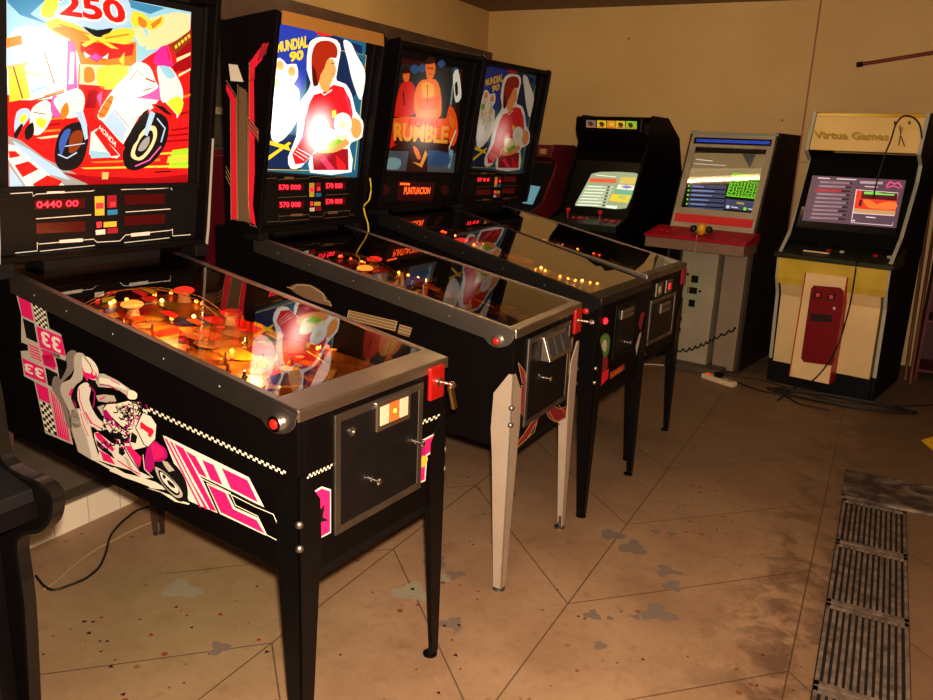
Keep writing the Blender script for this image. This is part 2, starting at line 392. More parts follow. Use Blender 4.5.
# ------------------------------------------------------------------ pinball machines
W, ZT, ZB, ZFB, ZRB = .582, .950, 1.126, .531, .622
SL = (ZB-ZT)/1.15; CLEN = 1.32; UB = 1.06; ZBB, ZBT = 1.150, 1.945
MP = {1: (1.553, 0, -4.938), 2: (1.624, 1.005, -1.329), 3: (1.677, 1.712, -4.298), 4: (1.659, 2.449, -5.477)}
SLP = {1: .153, 2: .181, 3: .232, 4: .192}; ZBBS = {1: 1.150, 2: 1.165, 3: 1.215, 4: 1.195}; LW = .072
def topz(u): return ZT+SL*u
def pf_pt(u): return ZT-.085+(SL-.055)*u     # playfield height
bolt_p = [(.010, 0), (.010, .003), (.0075, .007), (.003, .009), (0, .0095)]
def leg(root, side, u, legm, top, name='leg'):
    """angle-section tapered leg wrapping a cabinet corner: side -1 near, +1 far; u 0 front, 1 rear"""
    fx = 0 if u == 0 else -CLEN; sx = 1 if u == 0 else -1      # outward in local x
    vy = 0 if side < 0 else W; sy = side
    o = .004; mb = MB()
    zs = [(top, .018), (top-.075, .070), (top-.20, .074), (top-.30, .064), (.012, .032)]
    for (z0, w0), (z1, w1) in zip(zs, zs[1:]):
        for k in (0, 1):
            def corner(z, w):
                lean = .02*(1-z/top)
                X0 = fx+sx*(o+.001); Y0 = vy+sy*(o+.001)
                X0 -= 0*lean
                if k == 0: return [(X0, Y0, z), (X0-sx*w, Y0, z), (X0-sx*w, Y0-sy*.0045, z), (X0, Y0-sy*.0045, z)]
                return [(X0, Y0, z), (X0, Y0-sy*w, z), (X0-sx*.0045, Y0-sy*w, z), (X0-sx*.0045, Y0, z)]
            a = corner(z1, w1); b = corner(z0, w0); mb.hexa(a+b)
    lg = mb.build(name, legm, root)
    cx, cy = fx-sx*.012, vy-sy*.012
    f = MB().lathe([(.022, 0), (.022, .006), (.010, .012), (.006, .016), (.006, .05)], (cx, cy, 0), n=14).build('foot', steel_dull if legm is not black_leg else black_leg, lg, smooth=True)
    d = Vector((sx, sy, 0)).normalized()
    for zz in (top-.115, top-.175):
        MB().lathe(bolt_p, Vector((fx+sx*.003, vy+sy*.003, zz)), d, 12).build('bolt', steel_dull, lg, smooth=True)
    return lg
def side_button(root, u, z, m, v=-.006):
    MB().lathe([(.019, 0), (.019, .008), (.013, .009), (.013, .005)], (-u, v+.002, z), (0, -1, 0), 18).build('flipper_button_ring', m, root, smooth=True)
    MB().lathe([(.0115, 0), (.0115, .010), (.008, .013), (0, .0135)], (-u, v, z), (0, -1, 0), 16).build('flipper_button', red_btn, root, smooth=True)
red_btn = emi('lit red button', (.75, .03, .02), .35)
def cabinet(root, rails, legms, legtop=.80, bb_w=.66, bb_edge=None, frontm=black_cab, lock=None):
    t = .018
    prof = [(0, ZFB), (0, topz(0)-.012), (-CLEN, topz(CLEN)-.012), (-CLEN, ZRB)]
    mb = MB()
    mb.prism([(x, z) for x, z in prof], 1, 0, t); mb.prism(prof, 1, W-t, W)
    mb.box((-t, t, ZFB), (0, W-t, topz(0)-.012)); mb.box((-CLEN, t, ZRB), (-CLEN+t, W-t, topz(CLEN)-.012))
    mb.prism([(-t, ZFB+.004), (-t, ZFB+.016), (-CLEN+t, ZRB+.016), (-CLEN+t, ZRB+.004)], 1, t, W-t)
    mb.build('cabinet_body', black_cab, root, bevel=.002)
    # plinth strip under the front
    MB().box((-.03, .02, ZFB-.035), (-.012, W-.06, ZFB)).build('front_batten', black_dull, root)
    # lockdown bar
    lb = MB()
    lb.prism([(-LW, topz(LW)+.001), (.004, ZT+.001), (.006, ZT-.006), (.006, ZT-.030), (0, ZT-.030), (0, ZT-.016), (-LW, topz(LW)-.01)], 1, -.004, W+.004)
    lb.build('lockdown_bar', lock or rails, root, bevel=.003)
    for sd, y0, y1, y2 in ((-1, -.003, 0, .016), (1, W, W+.003, W-.016)):
        rb = MB(); U0, U1 = .0, 1.12; hh = .062
        # side flange, with a rounded lower front end
        n = []
        for a in range(7):
            an = PI/2*a/6; n.append((-.075+.071*math.sin(an)-.0, topz(.07)-.082+.045*(1-math.cos(an))))
        prof = [(-.112, topz(.112)-hh-.002), (-.095, topz(.1)-.078)]+[(x, z) for x, z in n]+[(.004, ZT-.002), (-U1, topz(U1)-.002), (-U1, topz(U1)-hh)]
        rb.prism(prof, 1, y0, y1 if sd < 0 else y1)
        yy = sorted((y0 if sd < 0 else y1, y2))
        rb.prism([(-LW+.002, topz(LW-.002)-.003), (-LW+.002, topz(LW-.002)+.001), (-U1, topz(U1)+.001), (-U1, topz(U1)-.003)], 1, yy[0], yy[1])
        r_ = rb.build('side_rail', rails, root, bevel=.0012)
        for q in (.25, .45, .65, .85, 1.0):
            MB().lathe([(.004, 0), (.0035, .0015), (0, .002)], (-q, -.003 if sd < 0 else W+.003, topz(q)-.035), (0, sd, 0), 8).build('screw', steel_dull, r_)
    g = MB(); g.add([(-LW+.008, .0155, topz(LW-.008)-.002), (-LW+.008, W-.0155, topz(LW-.008)-.002), (-1.14, W-.0155, topz(1.14)-.002), (-1.14, .0155, topz(1.14)-.002)], [(0, 1, 2, 3)])
    g.build('playfield_glass', GL if ZBB > 1.18 else GL2, root, fixn=False)
    for sd in (-1, 1):
        leg(root, sd, 0, legms[0], legtop); leg(root, sd, 1, legms[1], ZRB+.17)
def backbox(root, w, edge, rear=1.22, lean=.115, art_lo=1.362, art_hi=1.915, sides_col=black_cab):
    """returns plane point / normal of the translite plane"""
    c = W/2; t = .02; y0, y1 = c-w/2, c+w/2
    fb, ft = UB, UB-lean
    prof = [(-fb, ZBB), (-(fb-.012), ZBB+.06), (-ft, ZBT-.012), (-ft-.012, ZBT), (-rear, ZBT-.03), (-rear, ZBB)]
    mb = MB(); mb.prism(prof, 1, y0, y0+t); mb.prism(prof, 1, y1-t, y1)
    mb.prism([(-ft-.006, ZBT-.030), (-ft-.006, ZBT-.008), (-rear, ZBT-.05), (-rear, ZBT-.07)], 1, y0+t, y1-t)
    mb.box((-rear, y0+t, ZBB), (-fb-.002, y1-t, ZBB+.02))
    mb.box((-rear, y0+t, ZBB), (-rear+.012, y1-t, ZBT-.05))
    b = mb.build('backbox', sides_col, root, bevel=.003)
    MB().box((-rear+.02, c-.2, topz(1.12)-.02), (-1.10, c+.2, ZBB)).build('backbox_neck', black_dull, root)
    # hinge brackets resting on the rails
    for yy in (y0+.005, y1-.055):
        MB().box((-1.14, yy, topz(1.05)-.0), (-1.055, yy+.05, max(ZBB+.004, topz(1.05)+.01))).build('hinge_bracket', black_dull, root, bevel=.003)
    sl = lean/(ZBT-ZBB)        # lean of the front
    def fx(z, d=0): return -(fb-sl*(z-ZBB))-d
    N = Vector((1, 0, -sl)).normalized()
    D = .045
    # front lining: frame bars round the picture, and the score panel
    def slab(z0, z1, d0, d1, ya, yb):
        return [(fx(z0, d0), ya, z0), (fx(z0, d0), yb, z0), (fx(z0, d1), yb, z0), (fx(z0, d1), ya, z0), (fx(z1, d0), ya, z1), (fx(z1, d0), yb, z1), (fx(z1, d1), yb, z1), (fx(z1, d1), ya, z1)]
    f = MB(); ya, yb = y0+t, y1-t
    f.hexa(slab(ZBB+.02, art_lo-.008, D-.004, D+.02, ya, yb))
    f.build('score_panel', black_dull, b)
    f = MB()
    f.hexa(slab(art_hi, ZBT-.03, D-.012, D+.02, ya, yb)); f.hexa(slab(art_lo-.016, art_lo, D-.012, D+.02, ya, yb))
    f.hexa(slab(art_lo, art_hi, D-.012, D+.02, ya, ya+.012)); f.hexa(slab(art_lo, art_hi, D-.012, D+.02, yb-.012, yb))
    f.build('picture_frame', black_dull, b, bevel=.002)
    if edge:
        for yy in (y0, y1-t):
            e = MB(); e.strip([(-fb, ZBB), (-(fb-.012), ZBB+.06), (-(ft*.45+fb*.55), ZBB+(ZBT-ZBB)*.45)], 1, yy+(.010 if yy > c else .002), yy+t-.001, -.003)
            e.build('edge_moulding', edge, b)
    P0 = Vector((fx(1.5, D), c, 1.5))
    return b, P0, N, (ya+.012, yb-.012, art_lo, art_hi, fx, D)
def coin_door(root, q, plate, winm, knobs=True, frame=steel_dull, th=0):
    v0, v1, z0, z1 = q
    f = MB(); w = .020
    for a, b in (((v0, z0), (v1, z0+w)), ((v0, z1-w), (v1, z1)), ((v0, z0+w), (v0+w, z1-w)), ((v1-w, z0+w), (v1, z1-w))):
        f.box((0, a[0], a[1]), (.007, b[0], b[1]))
    fr = f.build('coin_door_frame', frame, root, bevel=.0015)
    d = MB().box((.0005, v0+w, z0+w), (.005, v1-w, z1-w)).build('coin_door', dark_metal, fr, bevel=.001)
    pv0, pv1, pz0, pz1 = plate
    p = MB().prism([(.005, pz0), (.013+th, pz0), (.013, pz1), (.005, pz1)], 1, pv0, pv1).build('coin_entry_plate', steel, fr, bevel=.002)
    p['label'] = 'steel coin entry plate with lit price window'
    n = 3; ww = (pv1-pv0-.02)/n
    for i in range(n):
        a = pv0+.010+i*ww+.003
        s = MB().mat(winm[i]).prism([(.010, pz0+.014), (.0145+th*.84, pz0+.014), (.0145+th*.16, pz1-.012), (.010, pz1-.012)], 1, a, a+ww-.006)
        s.build('coin_window' if i == 1 else 'coin_slot', None, p)
    if knobs:
        for v, z in knobs:
            MB().lathe([(.007, 0), (.007, .004), (.004, .006), (.004, .018), (.009, .020), (.010, .028), (.006, .032)], (.005, v, z), (1, 0, 0), 14).build('lock', chrome, fr, smooth=True)
    return fr
def plunger(root, v, z, house=True, knob=chrome, L=1.):
    if house: MB().box((.0, v-.038, z-.05), (.014, v+.03, z+.045)).build('plunger_housing', emi('lit red plastic', (.8, .02, .015), .12), root, bevel=.006)
    p = MB(); p.lathe([(.014, 0), (.014, .006), (.006, .008), (.005, .055*L), (.013*L, .06*L), (.015*L, .068*L), (.015*L, .078*L), (.012*L, .088*L), (0, .09*L)], (.012, v, z), (1, 0, 0), 16)
    return p.build('plunger', knob, root, smooth=True)
def decal_cols(prefix, table, rough=.45):
    def f(c): return pbr(prefix+c, table[c], rough)
    return f
PRINT = dict(pink=(.78, .02, .17), mag=(.42, .01, .16), white=(.78, .72, .60), cream=(.80, .74, .58), grey=(.24, .20, .17), lgrey=(.50, .45, .37), black=(.01, .009, .009), red=(.70, .02, .05), gold=(.42, .30, .13), dgold=(.16, .10, .055), yellow=(.7, .5, .06), maroon=(.25, .02, .03), green=(.10, .22, .05), orange=(.6, .2, .04), blue=(.05, .1, .4), olive=(.20, .20, .12))
printed = decal_cols('print ', PRINT)

def playfield(root, seed, px_items=None, base=(.30, .16, .03), glow=.35, apron=None):
    """board, artwork patches, posts, bumpers, targets, flippers and lamps under the glass"""
    rnd = random.Random(seed)
    c0, c1 = .022, W-.022; u0, u1 = LW+.02, 1.15
    def P(u, v, h=0): return Vector((-u, v, pf_pt(u)+h))
    b = MB(); b.mat(pbr('playfield board %d' % seed, base, .35, var=.6, vscale=14, dirt=(base[0]*.4, base[1]*.2, base[2]*.3)))
    b.hexa([P(u0, c0, -.01), P(u0, c1, -.01), P(u1, c1, -.01), P(u1, c0, -.01), P(u0, c0), P(u0, c1), P(u1, c1), P(u1, c0)])
    cols = [(.62, .42, .03), (.55, .05, .02), (.03, .07, .28), (.6, .22, .03), (.30, .32, .04), (.5, .35, .2), (.35, .02, .05)]
    for i in range(90):
        u = rnd.uniform(u0+.08, u1-.05); v = rnd.uniform(c0+.05, c1-.05); r = rnd.uniform(.015, .055); n = rnd.choice((5, 8, 14)); e = rnd.uniform(.5, 1.6); a0 = rnd.uniform(0, 3)
        b.mat(pbr('playfield paint %d' % (i % 7), cols[i % 7], .3))
        pts = []
        for k in range(n):
            a = a0+2*PI*k/n; uu = min(u1, max(u0, u+r*e*math.cos(a))); vv = min(c1, max(c0, v+r*math.sin(a))); pts.append(P(uu, vv, min(.0004+.0001*i, .009)))
        b.add(pts, [tuple(range(n))])
    board = b.build('playfield', None, root, fixn=True)
    board.data.update()
    # side walls, apron
    MB().mat(apron or black_dull).hexa([P(u0-.02, c0, -.02), P(u0-.02, c1, -.02), P(u0+.10, c1, -.02), P(u0+.10, c0, -.02), P(u0-.02, c0, .022), P(u0-.02, c1, .022), P(u0+.10, c1, .012), P(u0+.10, c0, .012)]).build('apron', None, root)
    # ball guides (bent wires)
    for s0 in (0, 1):
        cx = c0+.11 if s0 == 0 else c1-.16
        pts = [(.40, cx-.05*(1-2*s0)), (.33, cx-.03*(1-2*s0)), (.27, cx), (.22, cx+.05*(1-2*s0))]
        pts = smooth_poly(pts, 4, False)
        MB().tube([P(u, v, .018) for u, v in pts], .0022).build('wire_guide', brass, root, smooth=True)
    # flippers
    for sgn, vc in ((1, .20), (-1, .345)):
        ang = math.radians(62)*sgn
        a = P(.23, vc-.03*sgn, .008); bb = P(.185, vc+.035*sgn, .008)
        d = (bb-a); nrm = Vector((d.y, -d.x, 0)).normalized()
        q = [a+nrm*.011, a-nrm*.011, bb-nrm*.006, bb+nrm*.006]
        MB().hexa([*q, *[x+Vector((0, 0, .02)) for x in q]]).build('flipper', pbr('flipper yellow', (.7, .55, .15), .35), root, bevel=.003)
    # pop bumpers
    lampo = emi('orange bumper cap', (1, .22, .03), 2.6); lampr = emi('red bumper cap', (1, .04, .02), 1.6)
    items = px_items or {}
    bump = items.get('bumpers', [(.78, .20), (.90, .34), (.72, .38)])
    for i, (u, v) in enumerate(bump):
        p = P(u, v)
        bo = MB().lathe([(.026, 0), (.022, .004), (.018, .025), (.027, .030), (.027, .034)], p, n=20).build('pop_bumper', pbr('bumper body', (.6, .5, .4), .4), root, smooth=True)
        MB().lathe([(.030, .034), (.034, .038), (.032, .044), (.018, .050), (0, .052)], p, n=24).build('bumper_cap', lampo if i == 0 else (lampr if i == 1 else pbr('red cap', (.55, .03, .02), .3)), bo, smooth=True)
    # posts with rubbers
    pm = pbr('clear amber post', (.65, .30, .08), .2); 
    for i in range(24):
        u = rnd.uniform(.34, 1.1); v = rnd.uniform(c0+.03, c1-.04)
        MB().lathe([(.006, 0), (.008, .004), (.005, .009), (.009, .013), (.009, .019), (.005, .023), (.003, .036)], P(u, v), n=10).build('post', pm if i % 3 else chrome, root, smooth=True)
    # raised plastics
    for i in range(15):
        u = rnd.uniform(.45, 1.08); v = rnd.uniform(c0+.04, c1-.09); du, dv = rnd.uniform(.04, .09), rnd.uniform(.03, .06); a = rnd.uniform(-.6, .6)
        pts = [(u, v), (u+du, v+dv*.2), (u+du*.9, v+dv), (u+du*.2, v+dv*.8)]
        m_ = [emi('plastic red %g' % glow, (.9, .03, .015), .55*glow), emi('plastic yellow %g' % glow, (.9, .42, .03), .40*glow), emi('plastic orange %g' % glow, (.9, .16, .02), .45*glow)][i % 3]  # slight emission stands in for lamps lighting them from below
        MB().add([P(x, y, .030) for x, y in pts]+[P(x, y, .033) for x, y in pts], [(0,1,2,3),(4,5,6,7),(0,1,5,4),(1,2,6,5),(2,3,7,6),(3,0,4,7)]).build('plastic_cover', m_, root)
    # target bank
    tb = MB()
    for k in range(5): tb.mat(pbr('target red', (.6, .03, .02), .3)); tb.box((-(.62+.026*k), c1-.075, pf_pt(.62)+.004), (-(.62+.026*k)-.019, c1-.071, pf_pt(.62)+.036))
    tb.build('target_bank', None, root)
    # ramp
    rp = MB().mat(pbr('ramp plastic', (.45, .30, .12), .15))
    pts = smooth_poly([(1.08, .16, .02), (1.10, .30, .05), (1.05, .42, .055), (.92, .47, .05), (.80, .47, .02)], 5, False)
    rp.tube([P(u, v, h) for u, v, h in pts], .002); rp.tube([P(u, v+.03, h) for u, v, h in pts], .002)
    rp.build('wire_ramp', None, root, smooth=True)
    # lamps
    lm = [emi('amber lamp', (1, .26, .03), 8), emi('red lamp', (1, .07, .02), 5), emi('warm lamp', (1, .42, .09), 10)]
    lamps = items.get('lamps') or [(rnd.uniform(.35, 1.1), rnd.uniform(c0+.03, c1-.05), rnd.randrange(3)) for _ in range(18)]
    for u, v, k in lamps:
        MB().ball(P(u, v, .012), .0065, 10).build('lamp', lm[k], root, smooth=True)
    ins = items.get('inserts') or [(rnd.uniform(.3, .8), rnd.uniform(.1, .45), rnd.randrange(3)) for _ in range(8)]
    im = [emi('insert red', (1, .05, .03), .9), emi('insert orange', (1, .3, .04), 1.0), pbr('insert yellow', (.7, .5, .1), .2)]
    for u, v, k in ins:
        MB().lathe([(.013, 0), (.013, .0012)], P(u, v, .009), n=18).build('insert', im[k], root)

def local_on(root, px, P0, N):
    inv = mw(root).inverted(); o = inv @ CO; d = inv.to_3x3() @ ray(px); N = Vector(N); P0 = Vector(P0)
    return o+d*((P0-o).dot(N)/d.dot(N))

def pfuv(root, px, h=0):
    q = local_on(root, px, (0, 0, pf_pt(0)+h), Vector((SL-.055, 0, 1))); return (-q.x, q.y)
def clampuv(q): return (min(1.12, max(.2, q[0])), min(W-.04, max(.04, q[1])))

roots = {}
names = {
 1: 'black pinball machine nearest the camera with pink motorcycle racer side art',
 2: 'black pinball machine with silver front legs and overexposed footballer backglass',
 3: 'black railed pinball machine with orange wrestlers backglass, third in the row',
 4: 'black pinball machine with dim footballer backglass, farthest in the row'}
for i in (1, 2, 3, 4):
    X, Y, a = MP[i]; roots[i] = thing('pinball_machine', names[i], 'pinball machine', (X, Y, 0), math.radians(a), 'pinball machines in a row along the left wall')

amber = [pbr('slot cream', (.6, .5, .35), .4), emi('price window red', (1, .12, .02), 1.5), pbr('slot cream', (.6, .5, .35), .4)]
# ---- machine 1
r = roots[1]; SL = SLP[1]; ZBB = ZBBS[1]; LW = 0.072
cabinet(r, steel, (black_leg, pbr('rusty brown leg', (.07, .035, .022), .5)), legtop=.79)
side_button(r, .062, ZT-.045, chrome)
fr = coin_door(r, (.115, .468, .598, .905), (.262, .402, .822, .898), amber, knobs=((.435, .745), (.25, .70)))
MB().lathe([(.012, 0), (.012, .004), (.006, .0045), (.006, .001)], (.005, .175, .85), (1, 0, 0), 16).build('keyhole', steel_dull, fr, smooth=True)
plunger(r, .53, .893, L=.62)
MB().hexa([(.046, .545, .815), (.058, .545, .815), (.058, .562, .818), (.046, .562, .818), (.046, .52, .885), (.058, .52, .885), (.058, .54, .888), (.046, .54, .888)]).build('plunger_handle', brass, r, bevel=.003)
q1 = pfuv(r, (132, 304), .04)
def clist(lst, root): return [(*clampuv(pfuv(root, p_[:2])), p_[2]) for p_ in lst]
playfield(r, 11, dict(bumpers=[clampuv(q1), clampuv(pfuv(r, (184, 290), .04)), clampuv(pfuv(r, (232, 312), .04))],
    lamps=clist([(111,307,2),(100,293,0),(93,297,0),(162,304,2),(213,297,2),(194,320,2),(187,282,1),(196,284,1),(205,288,1),(173,270,1),(182,271,1),(234,298,0),(240,300,0),(172,322,0),(318,352,0),(330,350,1),(232,355,0),(140,262,1),(150,266,2),(120,286,0),(205,340,0),(190,273,0),(260,330,0)], r),
    inserts=clist([(192,331,0),(221,330,0),(243,333,0),(232,360,1),(220,362,2),(335,352,1),(180,338,0),(262,345,1),(300,360,1)], r)), base=(.50, .27, .03), glow=1., apron=pbr('orange brown apron', (.30, .11, .03), .3, var=.6, vscale=20))
bb, P0, N, A = backbox(r, .73, pbr('grey edge', (.33, .32, .29), .4))

def backlit(tag_, table, strength, hots=(), hotk=2.):
    def f(c): return emi(tag_+c, table[c], strength, hots, hotk)
    return f
# racer backglass
T1 = dict(red=(.85, .015, .015), dred=(.35, .004, .01), orange=(.95, .22, .02), yellow=(1, .62, .06), sky=(.32, .58, .66), dsky=(.06, .25, .42), white=(.95, .82, .68), cream=(.85, .66, .34), pink=(.95, .12, .38), mag=(.7, .03, .28), black=(.012, .01, .012), blue=(.05, .12, .4), lblue=(.45, .6, .75), green=(.35, .75, .03), grey=(.35, .33, .30), lime=(.7, .95, .05), brown=(.25, .05, .01), tan=(.75, .45, .15))
ar = Art(r, P0, N, None)
h1 = ar.loc((48, 52)); h2 = ar.loc((125, 85)); h3 = ar.loc((60, 100))
ar.col = backlit('racer ', T1, .80, ((tuple(h1), .17, .9), (tuple(h2), .17, .25)), .9)
k = (7, 0, 0); g = (7, 90, 0); hh = (7, 0, 90); ii = (7, 90, 90)
ar.poly('red', [(6, -24), (191, 12), (187.5, 182.5), (8.5, 188)], L=0)
ar.poly('sky', [(6, -24), (191, 12), (190, 30), (150, 55), (100, 90), (7, 95)], L=1)
ar.poly('dsky', [(6, -24), (60, -14), (30, 14), (50, 25), (20, 15), (7, 2)], 0, L=2)
ar.poly('dsky', [(110, -4), (165, 8), (150, 14), (120, 4)], L=2)
ar.poly('white', [(12, 30), (40, 28), (72, 40), (70, 92), (20, 100), (8, 92), (8, 60)], 3, L=2)  # white patch paints the backlight's glare into the print
ar.poly('cream', [(150, 18), (176, 12), (190, 14), (189, 34), (160, 48), (146, 50), (148, 30)], 0, L=3)
ar.poly('dred', [(176, 46), (191, 28), (191, 70), (172, 72)], L=4)
ar.poly('brown', [(168, 46), (190, 30), (190, 40), (174, 56)], L=5)
for j in range(5): ar.poly('yellow', [(174+j*3.2, 46-j*2.6), (176+j*3.2, 44-j*2.6), (177+j*3.2, 47-j*2.6), (175+j*3.2, 49-j*2.6)], L=6)
ar.poly('cream', [(176, 58), (190, 52), (190, 55), (176, 62)], L=6); ar.poly('cream', [(178, 74), (190, 68), (190, 70), (178, 77)], L=6)
# banner on the left
ar.poly('orange', [(6, 38), (21, 35), (22, 44), (6, 48)], L=4); ar.poly('lblue', [(6, 46), (22, 44), (23, 62), (6, 66)], L=3); ar.poly('tan', [(6, 66), (27, 62), (28, 65), (6, 69)], L=4)
ar.poly('yellow', [(8, 68), (24, 66), (30, 98), (9, 102)], L=3); ar.line('brown', [(13, 67), (22, 98)], 1.4, L=5); ar.line('brown', [(44, 52), (54, 84)], 1.2, L=5)
ar.line('orange', [(44, 96), (64, 90)], 1.5, L=5); ar.line('tan', [(25, 72), (43, 77)], 1.5, L=5); ar.line('sky', [(30, 92), (46, 86)], 3, L=5); ar.line('brown', [(30, 101), (64, 92)], 1.2, L=6)
# arch: pink pillars, orange lintel
ar.poly('pink', [(67, 40), (75, 42), (77, 88), (66, 94)], L=4); ar.poly('white', [(70, 52), (74, 52), (73, 84), (68, 84)], L=5)
ar.poly('orange', [(68, 38), (136, 42), (136, 62), (128, 68), (100, 70), (80, 64), (77, 52)], 0, L=4); ar.poly('red', [(80, 42), (134, 44), (132, 55), (104, 60), (80, 52)], L=5)
ar.poly('mag', [(95, 52), (102, 57), (96, 62), (88, 57)], L=6); ar.poly('pink', [(95, 54), (100, 57), (96, 60), (90, 57)], L=7)
ar.poly('white', [(83, 51), (90, 56), (85, 58)], L=7); ar.poly('white', [(108, 53), (101, 58), (107, 59)], L=7)
ar.poly('cream', [(78, 64), (130, 66), (128, 84), (80, 86)], L=5); ar.line('orange', [(79, 64), (78, 86)], 1.5, L=6)
ar.poly('orange', [(84, 68), (92, 68), (94, 80), (84, 82)], 3, L=7); ar.poly('yellow', [(98, 68), (126, 66), (122, 86), (100, 88)], 3, L=6); ar.poly('yellow', [(118, 60), (124, 52), (123, 66)], L=8)
ar.poly('red', [(78, 84), (104, 86), (100, 112), (78, 112)], L=6); ar.poly('dred', [(88, 90), (97, 90), (95, 108), (84, 108)], L=7); ar.poly('pink', [(96, 96), (102, 90), (100, 108)], L=8)
# wreath
ar.poly('yellow', [(45, 0), (60, -8), (56, 10), (50, 18), (40, 14)], 3, L=7)
for j, q in enumerate([[(45,22),(66,18),(84,30),(96,38),(88,42),(72,38),(56,34)], [(52,28),(72,27),(90,40),(70,39),(60,34)], [(98,38),(112,30),(128,28),(134,34),(128,44),(110,42),(98,40)]]):
    ar.poly(['yellow', 'orange', 'yellow'][j], q, 3, L=7+j)
ar.line('orange', [(58, 24), (88, 34)], 1.6, L=11); ar.line('orange', [(104, 38), (128, 34)], 1.6, L=11); ar.line('tan', [(70, 22), (92, 36)], 1, L=11)
ar.poly('yellow', [(80, 44), (97, 37), (110, 44), (118, 49), (110, 48), (97, 40), (84, 47)], L=11)
ar.poly('yellow', [(128, 14), (140, 12), (150, 20), (160, 18), (163, 14), (162, 24), (150, 30), (140, 26), (134, 28)], 3, L=8)
ar.poly('orange', [(138, 16), (146, 22), (144, 28), (138, 24)], 3, L=9); ar.poly('orange', [(150, 24), (161, 16), (160, 22), (152, 29)], L=9)
ar.poly('cream', [(130, 28), (142, 28), (150, 46), (140, 46)], L=8)
ar.poly('black', [(82, 26), (96, 30), (112, 28), (104, 36), (94, 36)], 3, L=9)
ar.poly('lblue', [(54, 12), (66, 4), (120, -4), (130, 10), (126, 24), (104, 28), (80, 26), (58, 18)], 3, L=10)
ar.text('white', '250', [(56, -9), (122, -1), (129, 26), (56, 17)], .06)
ar.text('red', '250', [(58, -8), (121, 0), (127, 24), (59, 15)], .035)
# track and kerb bottom left
ar.poly('grey', [(8, 136), (20, 140), (44, 158), (80, 176), (88, 185.5), (8.5, 187)], 0, L=3); ar.poly('lblue', [(12, 140), (30, 150), (60, 170), (70, 180), (40, 172), (20, 156)], 0, L=4)
ar.poly('white', [(8, 144), (16, 146), (50, 176), (64, 185), (26, 187), (8, 160)], 0, L=5)
for q in ([(8,151),(15,151),(20,156),(9,158)], [(14,165),(28,161),(38,169),(22,177)], [(32,184),(47,175),(62,181),(58,185.5),(34,186)]): ar.poly('red', q, L=6)
ar.poly('lblue', [(9, 166), (24, 187), (9.5, 187.3)], L=6)
# streaks
for y_, c_, x0, x1 in ((118,'orange',30,62),(124,'dred',34,60),(130,'orange',28,60),(136,'cream',36,58),(166,'yellow',80,188),(152,'yellow',150,188),(160,'orange',90,160),(140,'dred',150,188),(128,'dred',168,188),(134,'dred',160,188),(112,'dred',176,189),(95,'orange',180,190)):
    ar.poly(c_, [(x0, y_+1.5), (x1, y_-1.5), (x1-.3, y_+1), (x0+5, y_+3)], L=4)
ar.poly('green', [(172, 150), (187.8, 148), (187.6, 168), (168, 168)], L=4); ar.poly('yellow', [(168, 156), (187.7, 154), (187.6, 161), (166, 163)], L=5)
ar.poly('dred', [(60, 172), (90, 176), (150, 178), (187, 174), (187.3, 182.3), (90, 185)], L=4)
# far riders
ar.poly('white', [(30, 112), (36, 104), (46, 100), (52, 108), (50, 120), (40, 134), (30, 132)], 3, L=7); ar.poly('black', [(24, 130), (32, 122), (33, 134), (26, 140)], 3, L=8)
ar.poly('lime', [(37, 118), (46, 120), (42, 128), (36, 124)], 3, L=9); ar.poly('lblue', [(16, 112), (26, 108), (30, 114), (24, 124), (14, 132)], 3, L=8); ar.poly('lime', [(20, 116), (26, 114), (24, 122), (19, 122)], 3, L=9)
ar.poly('black', [(13, 134), (20, 124), (22, 126), (16, 138)], 3, L=9); ar.poly('pink', [(52, 96), (60, 98), (64, 110), (56, 118), (50, 110)], 3, L=8); ar.poly('white', [(54, 98), (76, 88), (84, 98), (80, 114), (66, 118), (56, 108)], 3, L=9)
ar.poly('orange', [(60, 110), (66, 102), (68, 112), (62, 120)], 3, L=10); ar.line('black', [(33, 112), (44, 114)], .8, L=11)
# main bike
ar.poly('black', [(54, 150), (58, 134), (68, 124), (84, 122), (88, 134), (84, 156), (76, 168), (62, 170), (55, 163)], 4, L=10)
ar.poly('blue', [(58, 142), (64, 130), (70, 130), (64, 146), (60, 156)], 3, L=11); ar.poly('brown', [(70, 134), (80, 130), (82, 140), (76, 150), (68, 152)], 3, L=11); ar.line('lblue', [(64, 146), (84, 143)], 1, L=12); ar.line('lblue', [(57, 154), (66, 158), (76, 152)], 1.4, L=12)
ar.poly('lblue', [(74, 112), (82, 110), (86, 124), (87, 138), (84, 140), (80, 124)], 0, L=12)
ar.poly('black', [(122, 158), (124, 142), (134, 124), (150, 112), (164, 116), (168, 128), (164, 146), (152, 162), (136, 170), (126, 168)], 4, L=10)
ar.poly('cream', [(130, 156), (134, 142), (144, 128), (154, 126), (156, 136), (150, 150), (140, 160)], 4, L=11); ar.poly('black', [(134, 152), (140, 138), (150, 130), (152, 138), (146, 150), (138, 157)], 4, L=12)
ar.poly('grey', [(137, 150), (141, 141), (148, 136), (148, 143), (143, 150)], 4, L=13); ar.line('lblue', [(156, 118), (164, 128), (160, 142)], 1.5, L=13); ar.line('pink', [(160, 146), (148, 160), (134, 166)], 1.4, L=13)
ar.poly('white', [(100, 122), (116, 100), (140, 96), (158, 99), (152, 108), (138, 116), (128, 134), (122, 144)], 0, L=13)
ar.poly('lblue', [(101, 121), (112, 110), (126, 128), (121, 142)], L=14); ar.line('blue', [(113, 110), (128, 127)], .7, L=15); ar.poly('white', [(116, 106), (134, 100), (130, 120), (122, 118)], 3, L=15)
